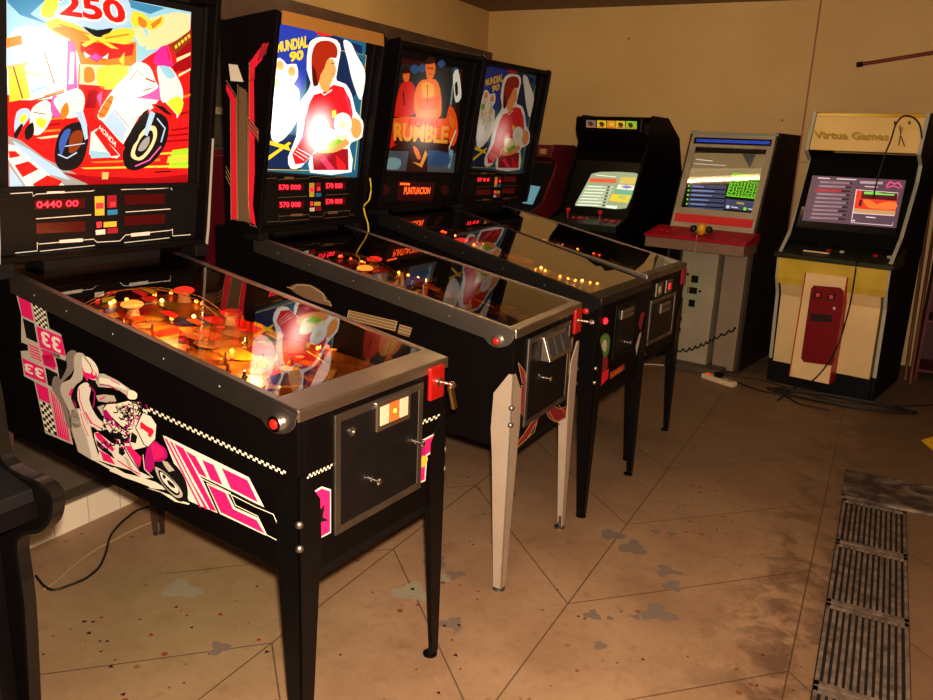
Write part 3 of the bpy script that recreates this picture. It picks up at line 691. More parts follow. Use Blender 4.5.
ar.poly('red', [(96, 124), (101, 121), (124, 147), (120, 155), (96, 132)], L=15); ar.poly('white', [(90, 132), (96, 128), (119, 155), (116, 158), (88, 154)], L=14); ar.poly('red', [(93, 132), (96, 130), (118, 155), (110, 156)], L=15)
ar.poly('sky', [(88, 150), (108, 152), (110, 157), (90, 158)], L=16); ar.text('white', 'HONDA', [(99, 124.5), (116, 143), (114, 147), (97, 128.5)], .02)
ar.poly('black', [(124, 142), (134, 124), (142, 112), (148, 108), (142, 124), (136, 140), (128, 150)], 0, L=16); ar.poly('lblue', [(142, 134), (149, 110), (154, 113), (146, 136)], L=17)
ar.poly('red', [(150, 104), (164, 102), (175, 114), (176, 122), (168, 116), (156, 112)], 0, L=17); ar.poly('black', [(152, 104), (162, 106), (172, 116), (164, 113)], L=18)
ar.poly('white', [(156, 66), (168, 66), (178, 80), (182, 96), (176, 118), (168, 108), (160, 100), (158, 84)], 3, L=16); ar.poly('lime', [(166, 102), (176, 96), (182, 102), (178, 114), (172, 110)], 3, L=18)
ar.poly('pink', [(120, 98), (140, 88), (160, 84), (170, 92), (166, 100), (140, 98)], 3, L=15)
# rider
ar.poly('white', [(126, 74), (136, 62), (148, 66), (154, 80), (156, 88), (140, 96), (124, 100), (112, 106), (104, 120), (96, 116), (104, 100), (116, 84)], 3, L=17)
ar.poly('orange', [(100, 108), (108, 96), (112, 98), (104, 116), (97, 116)], 3, L=18)
for j in range(4): ar.line('red', [(92+j*4.5, 118-j*6), (97+j*4.5, 121-j*6)], 1, L=19)
ar.line('brown', [(128, 80), (136, 70), (142, 76)], .7, L=19); ar.line('red', [(144, 78), (154, 82)], 1.5, L=19); ar.line('brown', [(142, 90), (150, 88)], 1, L=19)
ar.poly('mag', [(152, 62), (156, 50), (164, 45), (172, 50), (175, 60), (170, 66), (160, 66)], 4, L=18); ar.poly('red', [(165, 45), (172, 50), (175, 60), (170, 64), (167, 56)], 3, L=19); ar.line('pink', [(166, 46), (169, 55), (170, 64)], .8, L=20); ar.poly('sky', [(158, 66), (168, 67), (174, 76), (166, 78)], 3, L=19)
ar.poly('tan', [(101, 172), (108, 172), (107, 179), (101, 179)], L=12); ar.line('black', [(154, 172), (170, 171)], 1.5, L=12)
ar.build('backglass', bb, 'lit backglass painted with a motorcycle racer and a laurel wreath')
# the pane behind the print keeps the light in
MB().hexa([(A[4](z, A[5]+.002), y, z) for z, y in ((A[2], A[0]), (A[2], A[1]))]+[(A[4](z, A[5]+.006), y, z) for z, y in ((A[2], A[1]), (A[2], A[0]))]+[(A[4](z, A[5]+.002), y, z) for z, y in ((A[3], A[0]), (A[3], A[1]))]+[(A[4](z, A[5]+.006), y, z) for z, y in ((A[3], A[1]), (A[3], A[0]))]).build('backglass_backing', black_dull, bb)

SC = dict(gol=(.17, .10, .05), wh=(.62, .60, .54), red=(.75, .01, .02), yel=(.55, .42, .05), blu=(.03, .2, .42), pnl=(.05, .004, .008), drk=(.006, .005, .005), mar=(.28, .01, .03))
def score_cols(lit):
    def f(c):
        if c == 'digit': return emi('score digit %g' % lit, (1, .03, .05), 2.6*lit)
        if c == 'glow': return emi('score glow %g' % lit, (.10, .002, .004), .5*lit)
        if c == 'dim': return emi('score dim', (.10, .002, .004), .4)
        if c == 'rlamp': return emi('panel red lamp', (1, .04, .05), 1.1)
        if c == 'odig': return emi('orange dots', (1, .12, .02), 1.6)
        return pbr('score '+c, SC[c], .45)
    return f
def score_art(root, bb, P0, N, digits, tr=None, lit=1, name='score_display', gold=False):
    P = P0+N*.0045
    a = Art(root, P, N, score_cols(lit), lay=.0003, tr=tr); k = (4.443, 0, 180); w = 'wh' if not gold else 'gol'
    for q, d in zip(([(152,88),(378,80),(376,124),(154,132)], [(160,192),(378,182),(378,228),(162,238)], [(552,66),(732,60),(732,104),(554,110)], [(552,160),(732,150),(732,192),(554,202)]), digits):
        a.poly('glow' if d else 'dim', q, k=k, L=1)
        if d:
            qq = [(q[0][0]+8, q[0][1]+6), (q[1][0]-(30 if len(d) > 6 else 40), q[1][1]+8), (q[2][0]-(30 if len(d) > 6 else 40), q[2][1]-7), (q[3][0]+8, q[3][1]-7)]
            a.layer = 3; a.text('digit', d, qq, .02, k=k)
    for l in ([(44,60),(142,54),(146,72),(160,62),(410,48),(428,38),(524,34),(540,42),(748,34),(756,28),(762,44)], [(762,30),(834,22)], [(158,172),(404,154)], [(556,142),(756,128)], [(66,324),(164,314),(164,276),(172,284),(414,262),(430,276),(532,270),(556,244),(760,222),(764,216),(766,248),(846,242)], [(176,316),(420,290)], [(550,278),(752,256)]):
        a.line(w, l, .9 if not gold else .8, k=k, L=4)
    for q in ([(206,44),(286,42),(286,58),(206,60)], [(262,266),(366,258),(366,274),(262,280)], [(646,28),(728,26),(728,38),(646,42)], [(580,236),(664,228),(664,244),(580,252)]): a.poly(w, q, k=k, L=5)
    for c, q in (('yel',[(418,72),(462,70),(462,156),(420,158)]), ('rlamp',[(424,102),(458,100),(458,126),(424,128)]), ('mar',[(474,68),(516,66),(516,122),(474,124)]), ('rlamp',[(488,98),(510,96),(510,116),(488,118)]), ('blu',[(474,132),(520,130),(520,152),(476,156)]), ('rlamp',[(426,186),(450,184),(450,208),(428,212)]), ('yel',[(458,186),(516,182),(516,206),(458,210)]), ('wh',[(422,222),(466,218),(466,240),(424,244)]), ('mar',[(474,214),(522,210),(522,234),(474,238)])):
        a.poly(c, q, k=k, L=6 if c != 'rlamp' else 7)
    return a.build(name, bb, 'score panel with red digits and thin outlines')
score_art(r, bb, P0, N, ('0440 00', '', '', ''))
# side print
s = Art(r, (0, 0, .7), (0, -1, 0), printed, off=.0005, lay=.00025)
kA = (8.75, 10, 285); kB = (7.37, 10, 355); kC = (8.75, 50, 345); kD = (7, 70, 410); kE = (4.667, 170, 400)
s.poly('lgrey', [(52,68),(192,140),(312,200),(348,380),(450,432),(492,630),(488,664),(100,500),(100,260)], k=kA, L=1)
s.poly('lgrey', [(80,-30),(370,-50),(365,170),(330,150),(320,250),(420,450),(468,662),(262,576),(180,195),(105,155)], k=kB, L=1)
s.poly('black', [(60,62),(60,50),(312,190),(330,214),(352,372),(460,424),(498,640),(495,668),(490,660),(486,640),(452,440),(342,388),(322,215),(200,152)], k=kA, L=0)
for c, q in (('pink',[(72,92),(180,146),(212,318),(108,268)]), ('black',[(200,158),(308,206),(338,392),(232,345)]), ('black',[(114,290),(214,336),(244,506),(146,460)]), ('lgrey',[(152,486),(250,520),(286,680),(170,640)]), ('pink',[(232,360),(455,452),(488,622),(264,544)]), ('pink',[(282,556),(380,604),(412,720),(306,700)]), ('black',[(400,632),(490,664),(496,760),(420,720)])): s.poly(c, q, k=kA, L=2)
s.checker('cream', [(202,162),(306,208),(334,388),(234,342)], 5, 8, k=kA)
for j in range(5): s.poly('pink', [(160+j*6, 512+j*26), (252+j*7, 552+j*26), (254+j*7, 566+j*26), (163+j*6, 524+j*26)], k=kA, L=3)
s.layer = 3; s.text('white', '33', [(268,390),(442,470),(452,600),(288,520)][2:]+[(268,390),(442,470)], .03, k=kA)
for c, q in (('pink',[(92,22),(248,92),(272,212),(116,146)]), ('pink',[(232,0),(322,0),(338,112),(252,72)]), ('black',[(262,92),(352,136),(362,200),(312,236),(282,218)]), ('black',[(345,30),(412,55),(420,130),(366,170)]), ('pink',[(190,200),(282,245),(300,362),(218,322)]), ('black',[(220,330),(300,372),(352,596),(262,556)])): s.poly(c, q, k=kB, L=2)
s.layer = 3; s.text('white', '33', [(256,184),(112,120),(108,52),(246,106)], .03, k=kB)
s.checker('cream', [(222,334),(304,372),(350,592),(264,552)], 4, 9, k=kB)
for j in range(6): s.poly('pink', [(300+j*19, 258+j*24), (311+j*18, 264+j*26), (372+j*15, 606+j*7), (358+j*15, 600+j*7)], k=kB, L=3)
# shadow shapes and rider
s.poly('grey', [(150,150),(145,90),(175,50),(210,45),(240,70),(222,180),(190,250),(110,330),(100,420),(140,520),(185,640),(200,760),(150,700),(110,540),(50,430),(20,370),(30,290),(60,270),(100,300),(150,200)], 2, k=kC, L=4)
s.poly('grey', [(0,-40),(60,0),(120,200),(150,310),(110,320),(60,270),(20,180),(0,100)], 0, k=kD, L=4)
s.poly('lgrey', [(212,130),(230,75),(265,65),(310,90),(300,190),(290,300),(240,340),(200,400),(190,470),(230,560),(280,700),(205,720),(190,620),(130,490),(95,400),(110,330),(180,300),(215,230)], 2, k=kC, L=5)
s.poly('lgrey', [(8,0),(90,-20),(150,120),(170,220),(210,330),(205,365),(150,345),(60,290),(20,150)], 0, k=kD, L=5)
s.poly('black', [(205,385),(225,372),(240,400),(232,480),(245,550),(200,460)], 0, k=kC, L=6); s.poly('pink', [(165,430),(195,375),(210,385),(190,450)], k=kC, L=6); s.poly('pink', [(200,470),(240,555),(236,520)], k=kC, L=7)
s.poly('white', [(285,130),(300,100),(350,108),(410,170),(435,250),(425,300),(385,305),(335,280),(300,230)], 3, k=kC, L=7)
s.poly('pink', [(285,180),(310,235),(360,250),(380,220),(415,240),(420,290),(385,300),(345,285),(335,320),(300,260)], 0, k=kC, L=8); s.line('black', [(310,105),(360,170),(380,225)], .8, k=kC, L=9); s.poly('white', [(380,230),(405,235),(405,265),(385,262)], 0, k=kC, L=9)
s.poly('lgrey', [(430,250),(480,250),(600,310),(700,380),(740,415),(690,450),(620,400),(560,375),(430,365),(405,320)], 0, k=kC, L=7); s.poly('white', [(440,280),(540,300),(640,345),(700,400),(600,370),(440,330)], 0, k=kC, L=8)
s.line('mag', [(440,345),(520,350),(600,395)], 1.1, k=kC, L=9); s.line('pink', [(540,305),(620,345)], .9, k=kC, L=9); s.poly('cream', [(685,400),(730,395),(770,425),(760,470),(700,470),(678,430)], 3, k=kC, L=9); s.line('mag', [(690,395),(680,450)], .8, k=kC, L=10)
s.poly('white', [(260,360),(300,330),(340,330),(365,390),(350,470),(380,560),(430,640),(480,690),(400,720),(340,690),(290,590),(250,480),(248,400)], 2, k=kC, L=8)
s.line('pink', [(262,375),(270,480),(310,590),(370,690)], .9, k=kC, L=10); s.line('mag', [(350,350),(400,410),(395,500),(385,545)], 1.5, k=kC, L=10); s.poly('black', [(350,310),(400,320),(420,400),(370,390)], 0, k=kC, L=9)
s.poly('lgrey', [(410,440),(480,430),(570,440),(590,490),(500,500),(430,490)], 0, k=kC, L=9); s.line('pink', [(440,480),(490,450)], 1.4, k=kC, L=10)
s.poly('lgrey', [(420,540),(480,520),(500,600),(470,620)], 0, k=kC, L=9)
s.poly('white', [(60,-10),(110,30),(150,130),(195,290),(205,350),(160,350),(150,300),(120,180),(80,80)], 0, k=kD, L=8); s.line('pink', [(80,20),(105,110),(135,180)], .8, k=kD, L=9)
s.poly('white', [(100,-30),(150,60),(240,110),(250,145),(200,140),(150,100),(110,40)], 0, k=kD, L=9); s.line('pink', [(115,10),(160,90),(230,130)], 1., k=kD, L=10)
# bike body
s.poly('cream', [(475,555),(510,510),(600,505),(700,480),(790,520),(850,560),(860,600),(800,720),(560,720),(500,640)], 2, k=kC, L=10)
s.poly('mag', [(478,570),(500,560),(560,640),(620,690),(600,720),(500,650)], 0, k=kC, L=11)
rr_ = random.Random(3)
for j in range(80):
    x, y = rr_.uniform(560, 850), rr_.uniform(490, 710)
    if y > 1.35*x-250 or x+y > 1480: continue
    a = rr_.uniform(0, 3); s.line(['black', 'black', 'mag', 'lgrey'][j % 4], [(x, y), (x+28*math.cos(a), y+28*math.sin(a)), (x+48*math.cos(a+.7), y+48*math.sin(a+.7))], 1.3, k=kC, L=12+j % 2)
s.poly('cream', [(250,20),(330,100),(420,140),(470,120),(540,255),(440,280),(390,240),(280,150),(240,80)], 0, k=kD, L=10)
for j in range(60):
    x, y = rr_.uniform(240, 440), rr_.uniform(20, 260)
    a = rr_.uniform(0, 3); s.line(['black', 'mag', 'black', 'white'][j % 4], [(x, y), (x+20*math.cos(a), y+20*math.sin(a)), (x+34*math.cos(a+.8), y+34*math.sin(a+.8))], 1.4, k=kD, L=12+j % 2)
s.poly('mag', [(235,-10),(300,50),(340,90),(330,120),(250,60)], 0, k=kD, L=12)
s.poly('white', [(175,160),(200,150),(300,230),(390,250),(500,430),(580,470),(520,480),(430,420),(320,390),(200,350),(210,290),(180,200)], 0, k=kD, L=10)
s.poly('pink', [(180,160),(210,155),(320,270),(305,290),(200,200)], 0, k=kD, L=11); s.poly('black', [(190,205),(300,300),(320,340),(230,280),(200,250)], 0, k=kD, L=11); s.poly('pink', [(200,270),(290,320),(325,380),(240,350),(225,300)], 0, k=kD, L=12)
s.poly('pink', [(395,248),(430,250),(510,330),(495,400),(440,330)], 0, k=kD, L=12); s.line('pink', [(340,350),(430,410),(500,450)], 1.2, k=kD, L=12); s.poly('lgrey', [(380,320),(410,330),(450,410),(430,415)], k=kD, L=12)
s.poly('black', [(350,260),(375,255),(395,300),(375,320),(350,300)], k=kD, L=12); s.line('black', [(385,255),(440,350),(500,430)], .9, k=kD, L=13)
s.poly('mag', [(540,290),(560,240),(600,210),(640,240),(680,270),(690,330),(640,360),(600,360),(600,400),(560,440),(530,400)], 2, k=kD, L=13); s.poly('pink', [(570,240),(600,220),(665,270),(670,320),(600,350)], 0, k=kD, L=14); s.line('cream', [(520,310),(530,410),(590,470)], .9, k=kD, L=14)
s.line('black', [(475,555),(510,510),(600,505),(700,480),(790,520),(850,560)], 1.1, k=kC, L=15); s.line('black', [(560,640),(640,720),(700,760)], 1.4, k=kC, L=15); s.poly('black', [(600,540),(680,520),(720,560),(690,640),(640,620)], 0, k=kC, L=11); s.poly('cream', [(630,560),(670,545),(690,580),(660,600)], 0, k=kC, L=12)
s.poly('black', [(300,120),(400,180),(430,170),(420,230),(370,230),(300,170)], 0, k=kD, L=11); s.poly('black', [(440,150),(480,180),(470,230),(430,220)], 0, k=kD, L=13); s.line('mag', [(400,150),(440,260)], 1, k=kD, L=14)
# front wheel
s.poly('black', [(590,400),(640,350),(700,350),(760,400),(810,480),(830,560),(825,620),(780,640),(730,610),(660,540),(610,470)], 3, k=kD, L=8)
s.poly('lgrey', [(600,405),(620,400),(680,440),(750,510),(790,570),(790,605),(750,610),(690,560),(630,480)], 3, k=kD, L=9); s.poly('black', [(625,425),(650,425),(720,480),(770,560),(770,590),(740,590),(680,540),(640,480)], 3, k=kD, L=10)
s.poly('white', [(640,430),(700,470),(760,540),(765,575),(745,575),(690,530),(650,480)], 3, k=kD, L=11); s.poly('black', [(690,485),(735,520),(740,545),(700,520)], 3, k=kD, L=12); s.poly('black', [(660,445),(680,465),(670,480),(655,462)], 3, k=kD, L=12)
s.poly('lgrey', [(650,350),(690,360),(740,420),(700,430),(670,390)], 0, k=kD, L=12)
s.poly('white', [(470,120),(520,15),(580,40),(618,100),(610,200),(560,255),(530,240)], 0, k=kD, L=15); s.poly('black', [(480,160),(535,240),(540,265),(480,262),(440,150)], 0, k=kD, L=9); s.line('black', [(470,120),(520,15),(580,40),(618,100),(610,200),(560,255),(530,240),(470,120)], .9, k=kD, L=17); s.poly('red', [(500,90),(512,80),(550,110),(590,130),(598,150),(575,190),(555,175),(560,160),(520,130),(505,128)], 0, k=kD, L=16)
# lightning under the bike, stripes to the right
s.poly('cream', [(160,345),(210,360),(300,400),(320,400),(390,440),(470,460),(600,500),(700,560),(560,545),(560,535),(470,500),(380,470),(340,450),(280,425),(285,415)], 0, k=kD, L=6)
s.poly('cream', [(540,545),(600,555),(700,590),(760,625),(840,650),(840,662),(740,640),(640,575)], 0, k=kD, L=7)
s.poly('white', [(-32,165),(-15,170),(370,360),(442,500),(290,430),(150,360),(225,528),(90,470)], 0, k=kE, L=3)
for q in ([(-24,176),(-12,182),(88,382),(150,502),(140,500)], [(0,190),(12,196),(110,390),(180,510),(166,508)], [(22,202),(66,226),(218,518),(190,512)], [(75,236),(120,262),(176,362),(138,344)], [(152,278),(206,302),(248,396),(192,370)], [(243,316),(364,374),(414,478),(286,412)]): s.poly('pink', q, k=kE, L=4)
s.poly('black', [(140,352),(290,424),(446,504),(480,530),(160,372)], k=kE, L=5)
s.poly('cream', [(172,384),(268,426),(306,500),(414,548),(452,632),(236,530)], k=kE, L=6); s.poly('pink', [(180,394),(262,432),(298,508),(408,560),(444,622),(240,522)], k=kE, L=7)
s.line('cream', [(148,364),(285,432),(310,490),(412,540),(455,628),(502,652)], .9, k=kE, L=8); s.line('cream', [(270,430),(400,496),(486,532),(514,598)], .9, k=kE, L=8)
s.layer = 8; s.checker('cream', [(148.2,406),(286.6,471),(286.8,475.6),(148.4,410.6)], 50, 2)
s.build('side_artwork', r, 'pink and white motorcycle racer print with chequered bands')
# front print
s = Art(r, (0, 0, .7), (1, 0, 0), printed, off=.0005, lay=.0003); k6 = (1.943, 240, 340); kF = (4.114, 320, 370)
s.checker('cream', [(130,262),(179,240),(179,248),(130,270)], 14, 2, k=k6); s.checker('cream', [(416,208),(492,180),(490,196),(416,226)], 8, 2, k=kF)
s.poly('white', [(135,298),(158,284),(176,290),(176,374),(150,388)], k=k6, L=3); s.poly('pink', [(138,300),(158,288),(174,294),(174,372),(152,384)], k=k6, L=4); s.poly('black', [(144,342),(164,318),(160,344),(172,350),(144,356)], k=k6, L=5)
s.poly('white', [(412,290),(474,258),(462,340),(440,352),(432,456),(398,470)], k=kF, L=3); s.poly('pink', [(414,296),(470,268),(460,330),(432,350),(428,450),(402,462)], k=kF, L=4); s.poly('mag', [(412,310),(430,304),(432,350),(406,350)], k=kF, L=5); s.poly('yellow', [(404,380),(420,352),(442,362),(430,392),(414,400)], 2, k=kF, L=6)
s.build('front_artwork', r, 'pink and white racing print on the front panel')
# price card detail
MB().lathe([(.006, 0), (.006, .001)], (.0146, .332, .862), (1, 0, 0), 14).build('price_mark', emi('price yellow', (1, .7, .1), 1.8), r)

# ---- machine 2
r = roots[2]; SL = SLP[2]; ZBB = ZBBS[2]; LW = 0.030; UB = 1.06
cabinet(r, steel, (leg_silver, black_leg), legtop=.80)
side_button(r, .062, ZT-.045, steel_dull)
slot = [pbr('slot dark', (.05, .05, .05), .4)]*3
coin_door(r, (.10, .485, .585, .90), (.21, .42, .80, .885), slot, knobs=((.25, .73),), th=.03)
plunger(r, .545, .888, L=.7)
def lamps2(lst, root): return clist(lst, root)
playfield(r, 22, dict(bumpers=[clampuv(pfuv(r, (365, 268), .04)), clampuv(pfuv(r, (402, 254), .04)), (.8, .4)],
   lamps=clist([(418,281,2),(430,282,2),(434,283,0),(421,275,0),(404,252,1),(398,259,1),(330,252,1),(322,254,1),(400,275,0),(362,245,1),(350,240,1),(376,262,0)], r),
   inserts=clist([(398,277,2),(320,252,0),(410,252,0),(366,268,1)], r)), base=(.10, .06, .02))
W2 = .665
bb2, P0, N, A = backbox(r, W2, None)
T2 = dict(blue=(.03, .06, .42), dblue=(.01, .03, .10), teal=(.02, .14, .24), yellow=(1, .68, .03), white=(1, .97, .88), red=(.85, .02, .03), dred=(.38, .01, .02), hair=(.42, .03, .01), dhair=(.10, .01, .006), skin=(1, .42, .12), skin2=(.95, .65, .25), cream=(1, .85, .5), pink=(.9, .06, .16), green=(.3, .6, .05), black=(.01, .01, .012))
def footballer(root, bb, P0, N, A, strength, hots, tag_):
    """same print in both machines: outlines measured on the second machine's backglass"""
    src = roots[2]
    a = Art(src, P2[0], P2[1], None, off=.0006, lay=.00035)
    inv = a
    H = [(tuple(a.loc(p_)), r_, k_) for p_, r_, k_ in hots]
    a.col = backlit(tag_, T2, strength, H, 1.5); k = (3.89, 260, 10)
    a.poly('black', [(266, 22), (362, 40), (356, 180), (262, 173)], L=0)
    a.poly('teal', [(276, 24), (366, 42), (357, 178), (264, 171)], L=1)
    a.poly('blue', [(282, 22), (318, 30), (312, 60), (300, 96), (270, 100), (272, 40)], L=2)
    a.poly('dblue', [(306, 40), (330, 34), (362, 46), (360, 90), (340, 110), (306, 110)], L=2)
    a.poly('dblue', [(264, 130), (300, 136), (300, 171), (262, 170)], L=3)
    a.text('yellow', 'MUNDIAL', [(61,126),(186,98),(184,146),(66,166)], .05, k=k); a.text('yellow', '90', [(112,164),(168,152),(166,194),(114,204)], .05, k=k)
    a.layer = 6
    a.poly('white', [(40,300),(60,190),(90,196),(104,212),(140,210),(146,260),(128,290),(150,310),(150,400),(120,470),(60,520),(36,460)], 2, k=k, L=5)
    for j, (x, y) in enumerate(((74, 214), (120, 236), (60, 280), (76, 320), (120, 310), (96, 360))):
        a.poly(['skin', 'skin', 'green', 'cream', 'skin2', 'cream'][j], [(x-14, y), (x, y-18), (x+14, y-4), (x+12, y+18), (x-8, y+20)], 2, k=k, L=6)
        a.line('dhair' if j % 2 else 'dred', [(x-10, y+26), (x+4, y+44), (x-6, y+62)], .9, k=k, L=7)
    a.poly('yellow', [(32,506),(110,530),(116,548),(30,522)], k=k, L=6); a.poly('yellow', [(110,512),(120,518),(28,586),(24,572)], k=k, L=6)
    # light trail from the ball
    a.poly('white', [(322,120),(352,128),(372,170),(400,220),(408,260),(398,330),(384,346),(356,270),(340,200)], 3, k=k, L=5); a.poly('teal', [(358,150),(388,170),(412,180),(410,210),(380,180)], 0, k=k, L=4)
    # halo, then the player
    body = [(196,150),(214,122),(250,112),(286,124),(302,160),(294,210),(288,250),(286,282),(322,296),(346,340),(360,400),(388,440),(390,480),(356,500),(336,520),(344,620),(204,622),(206,560),(170,600),(128,606),(118,560),(150,480),(160,380),(190,330),(206,290),(190,240)]
    halo = []
    cx_ = 240; cy_ = 370
    for x, y in body: halo.append((x+(10 if x > 250 else -11), y+(10 if y > 450 else -8)))
    a.poly('white', halo, 2, k=k, L=7)
    a.poly('dred', [(200,560),(300,540),(340,540),(342,622),(206,622)], 0, k=k, L=8); a.poly('pink', [(230,580),(250,570),(290,620),(262,622)], 0, k=k, L=9); a.poly('red', [(290,560),(330,600),(330,620),(300,620)], 0, k=k, L=9)
    a.poly('red', [(206,330),(240,320),(284,290),(322,300),(348,350),(358,400),(350,470),(300,470),(260,560),(214,560),(190,500)], 0, k=k, L=9)
    a.poly('red', [(206,330),(190,360),(172,420),(160,500),(122,560),(134,600),(170,594),(208,552),(220,470)], 0, k=k, L=10); a.line('pink', [(186,390),(176,470),(140,540)], 2, k=k, L=11)
    for j in range(3): a.line('white', [(128+j*7, 556-j*9), (168+j*12, 584-j*10)], .7, k=k, L=12)
    a.poly('skin2', [(240,350),(262,340),(292,350),(290,400),(240,430),(200,440),(210,380)], 0, k=k, L=10) if strength > 1 else None
    a.line('pink', [(330,330),(346,380),(352,420)], 1.6, k=k, L=11)
    a.poly('skin', [(226,230),(260,200),(280,210),(284,250),(270,290),(262,316),(240,312),(226,280)], 2, k=k, L=11)
    a.line('white', [(222,306),(246,330),(276,310)], 1.3, k=k, L=13)
    a.poly('skin', [(248,196),(280,190),(287,214),(293,232),(288,248),(284,262),(266,270),(248,240)], 2, k=k, L=12)
    a.poly('hair', [(200,160),(216,128),(250,118),(284,128),(298,158),(292,186),(274,184),(256,196),(246,226),(232,250),(222,290),(204,294),(198,250),(196,200)], 2, k=k, L=13)
    a.poly('dhair', [(200,210),(214,240),(222,290),(204,294),(198,250)], 0, k=k, L=14); a.line('dhair', [(272,206),(284,208)], .8, k=k, L=14); a.line('dred', [(276,246),(288,246)], .6, k=k, L=14)
    a.poly('yellow', [(276,392),(292,388),(294,414),(278,420)], k=k, L=12)
    a.poly('skin', [(208,548),(216,520),(250,500),(300,480),(330,500),(344,520),(300,548),(260,556)], 2, k=k, L=13); a.poly('skin', [(352,420),(384,430),(392,470),(374,500),(352,480)], 2, k=k, L=13)
    a.poly('cream', [(230,500),(236,470),(270,460),(300,470),(340,460),(330,500),(280,520),(240,540)], 2, k=k, L=14)
    a.poly('white', [(284,450),(292,410),(320,398),(346,414),(352,450),(338,480),(306,488)], 3, k=k, L=15); a.poly('cream', [(304,440),(318,428),(330,442),(322,460),(308,458)], 0, k=k, L=16)
    a.poly('green', [(250,520),(300,500),(320,510),(270,540)], 0, k=k, L=16); a.line('skin', [(250,516),(300,496)], .8, k=k, L=17)
    a.line('yellow', [(306,156),(412,176),(366,622)], .5, k=k, L=4); a.line('yellow', [(24,620),(200,624)], .6, k=k, L=5)
    a.poly('red', [(210,78),(250,82),(290,98),(250,102),(226,96)], 2, k=k, L=5)
    return a.build('backglass', bb)
P2 = (P0, N)
g2 = footballer(r, bb2, P0, N, A, .80, [((318, 132), .15, 2.2), ((288, 104), .15, 1.3), ((274, 84), .10, .9)], 'footballer ')
g2['label'] = 'very bright lit backglass showing a footballer in red holding a ball'
MB().hexa([(A[4](z, A[5]+.002), y, z) for z, y in ((A[2], A[0]), (A[2], A[1]))]+[(A[4](z, A[5]+.006), y, z) for z, y in ((A[2], A[1]), (A[2], A[0]))]+[(A[4](z, A[5]+.002), y, z) for z, y in ((A[3], A[0]), (A[3], A[1]))]+[(A[4](z, A[5]+.006), y, z) for z, y in ((A[3], A[1]), (A[3], A[0]))]).build('backglass_backing', black_dull, bb2)
def affine(src, dst):
    """map px of the first machine's score panel to another one's (4 corner bilinear)"""
    (a, b, c, d) = src
    def f(p_):
        x = (p_[0]-a[0])/(b[0]-a[0]); yt = a[1]+(b[1]-a[1])*x; yb = d[1]+(c[1]-d[1])*x; y = (p_[1]-yt)/(yb-yt)
        t = (dst[0][0]*(1-x)+dst[1][0]*x, dst[0][1]*(1-x)+dst[1][1]*x); q = (dst[3][0]*(1-x)+dst[2][0]*x, dst[3][1]*(1-x)+dst[2][1]*x)
        return (t[0]*(1-y)+q[0]*y, t[1]*(1-y)+q[1]*y)
    return f
SRC = [(9.9, 193.5), (188, 185), (190, 234.5), (15, 253)]
score_art(r, bb2, P0, N, ('570 000',)*4, affine(SRC, [(264.7, 178.5), (358, 175.8), (357.5, 214.5), (264.7, 221.8)]), 1, gold=True)
# worn tape along the head, white paper and stripes on the side of the head
c_ = W/2; y0 = c_-W2/2
zt_ = ZBT-.012
tp = Art(r, P0+N*.046, N, lambda c: pbr('brown tape', (.40, .20, .05), .6), off=0.001, lay=.0001)
tp.poly('x', [(282, 10), (383.5, 34), (384, 46.5), (281, 24)], L=1); tp.build('tape_strip', bb2, 'brown tape along the top of the backbox')
sd = Art(r, (0, y0, 1.5), (0, -1, 0), printed, off=.0004, lay=.0003); k18 = (5.833, 180, 0); kG = (2.594*1.5, 180, 100)
sd.poly('red', [(226.5,84),(232,91),(236,99),(237.5,219),(231.5,219),(231,101),(226,90)], L=1); sd.poly('dgold', [(239,86),(246,90),(248,222),(238.5,220)], L=1)
sd.poly('red', [(264,43),(268,44),(262,60),(255,68),(254.5,80),(249.5,80),(250,62)], L=1); sd.poly('red', [(249.5,82),(254,76),(255,170),(253,205),(256,226),(251,222),(248,200)], L=1)
for l in ([(230.5,100),(231.2,219.5),(237.6,220)], [(238,84),(238.2,220.5),(248.5,223),(247,92)], [(226,80),(236.5,96),(237.5,219)], [(249.4,62),(248.5,200),(250.5,225),(257,227)]): sd.line('gold', l, .5, L=2)
sd.poly('maroon', [(248,118),(252,120),(259,132),(258,141),(250,130)], L=3)
for j in range(3): sd.line('gold', [(248, 117+j*4), (258.5, 130+j*4), (258.5, 142)], .5, L=4); sd.line('gold', [(226, 166+j*5), (231, 176+j*5)], .5, L=4)
for j in range(3): sd.poly('maroon', [(258+j*3, 60-j*3), (262+j*3, 44-j*1), (263.4+j*3, 45-j*1), (259.6+j*3, 62-j*3)], L=3)
sd.build('side_stripes', bb2, 'red and brown stripes with gold outlines')
pp = Art(r, (0, y0, 1.5), (0, -1, 0), lambda c: pbr('old white paper', (.62, .57, .47), .7), off=.002, lay=.0003)
pp.poly('x', [(229, 64), (238, 65), (244, 82), (231, 81)], L=1); pp.build('paper_scrap', bb2, 'scrap of white paper')
s = Art(r, (0, 0, .7), (0, -1, 0), printed, off=.0005, lay=.00025); k2 = (2.666, 230, 200)
s.poly('dgold', [(160,236),(175,224),(215,226),(250,248),(262,270),(272,284),(200,262)], 2, k=k2, L=1); s.line('gold', [(152,232),(168,236),(178,226),(214,228),(248,250),(254,268),(266,270),(270,284)], .8, k=k2, L=2)
s.poly('dgold', [(316,294),(446,324),(440,350),(312,318)], k=k2, L=1); s.poly('dgold', [(452,332),(486,342),(478,366),(446,356)], k=k2, L=1)
for j in range(4):
    s.line('gold', [(316-j*1.5, 294+j*7), (446-j*2, 324+j*8)], .55, k=k2, L=2)
    if j < 3: s.line('gold', [(452-j*2, 332+j*8), (486-j*2, 342+j*8)], .6, k=k2, L=2)
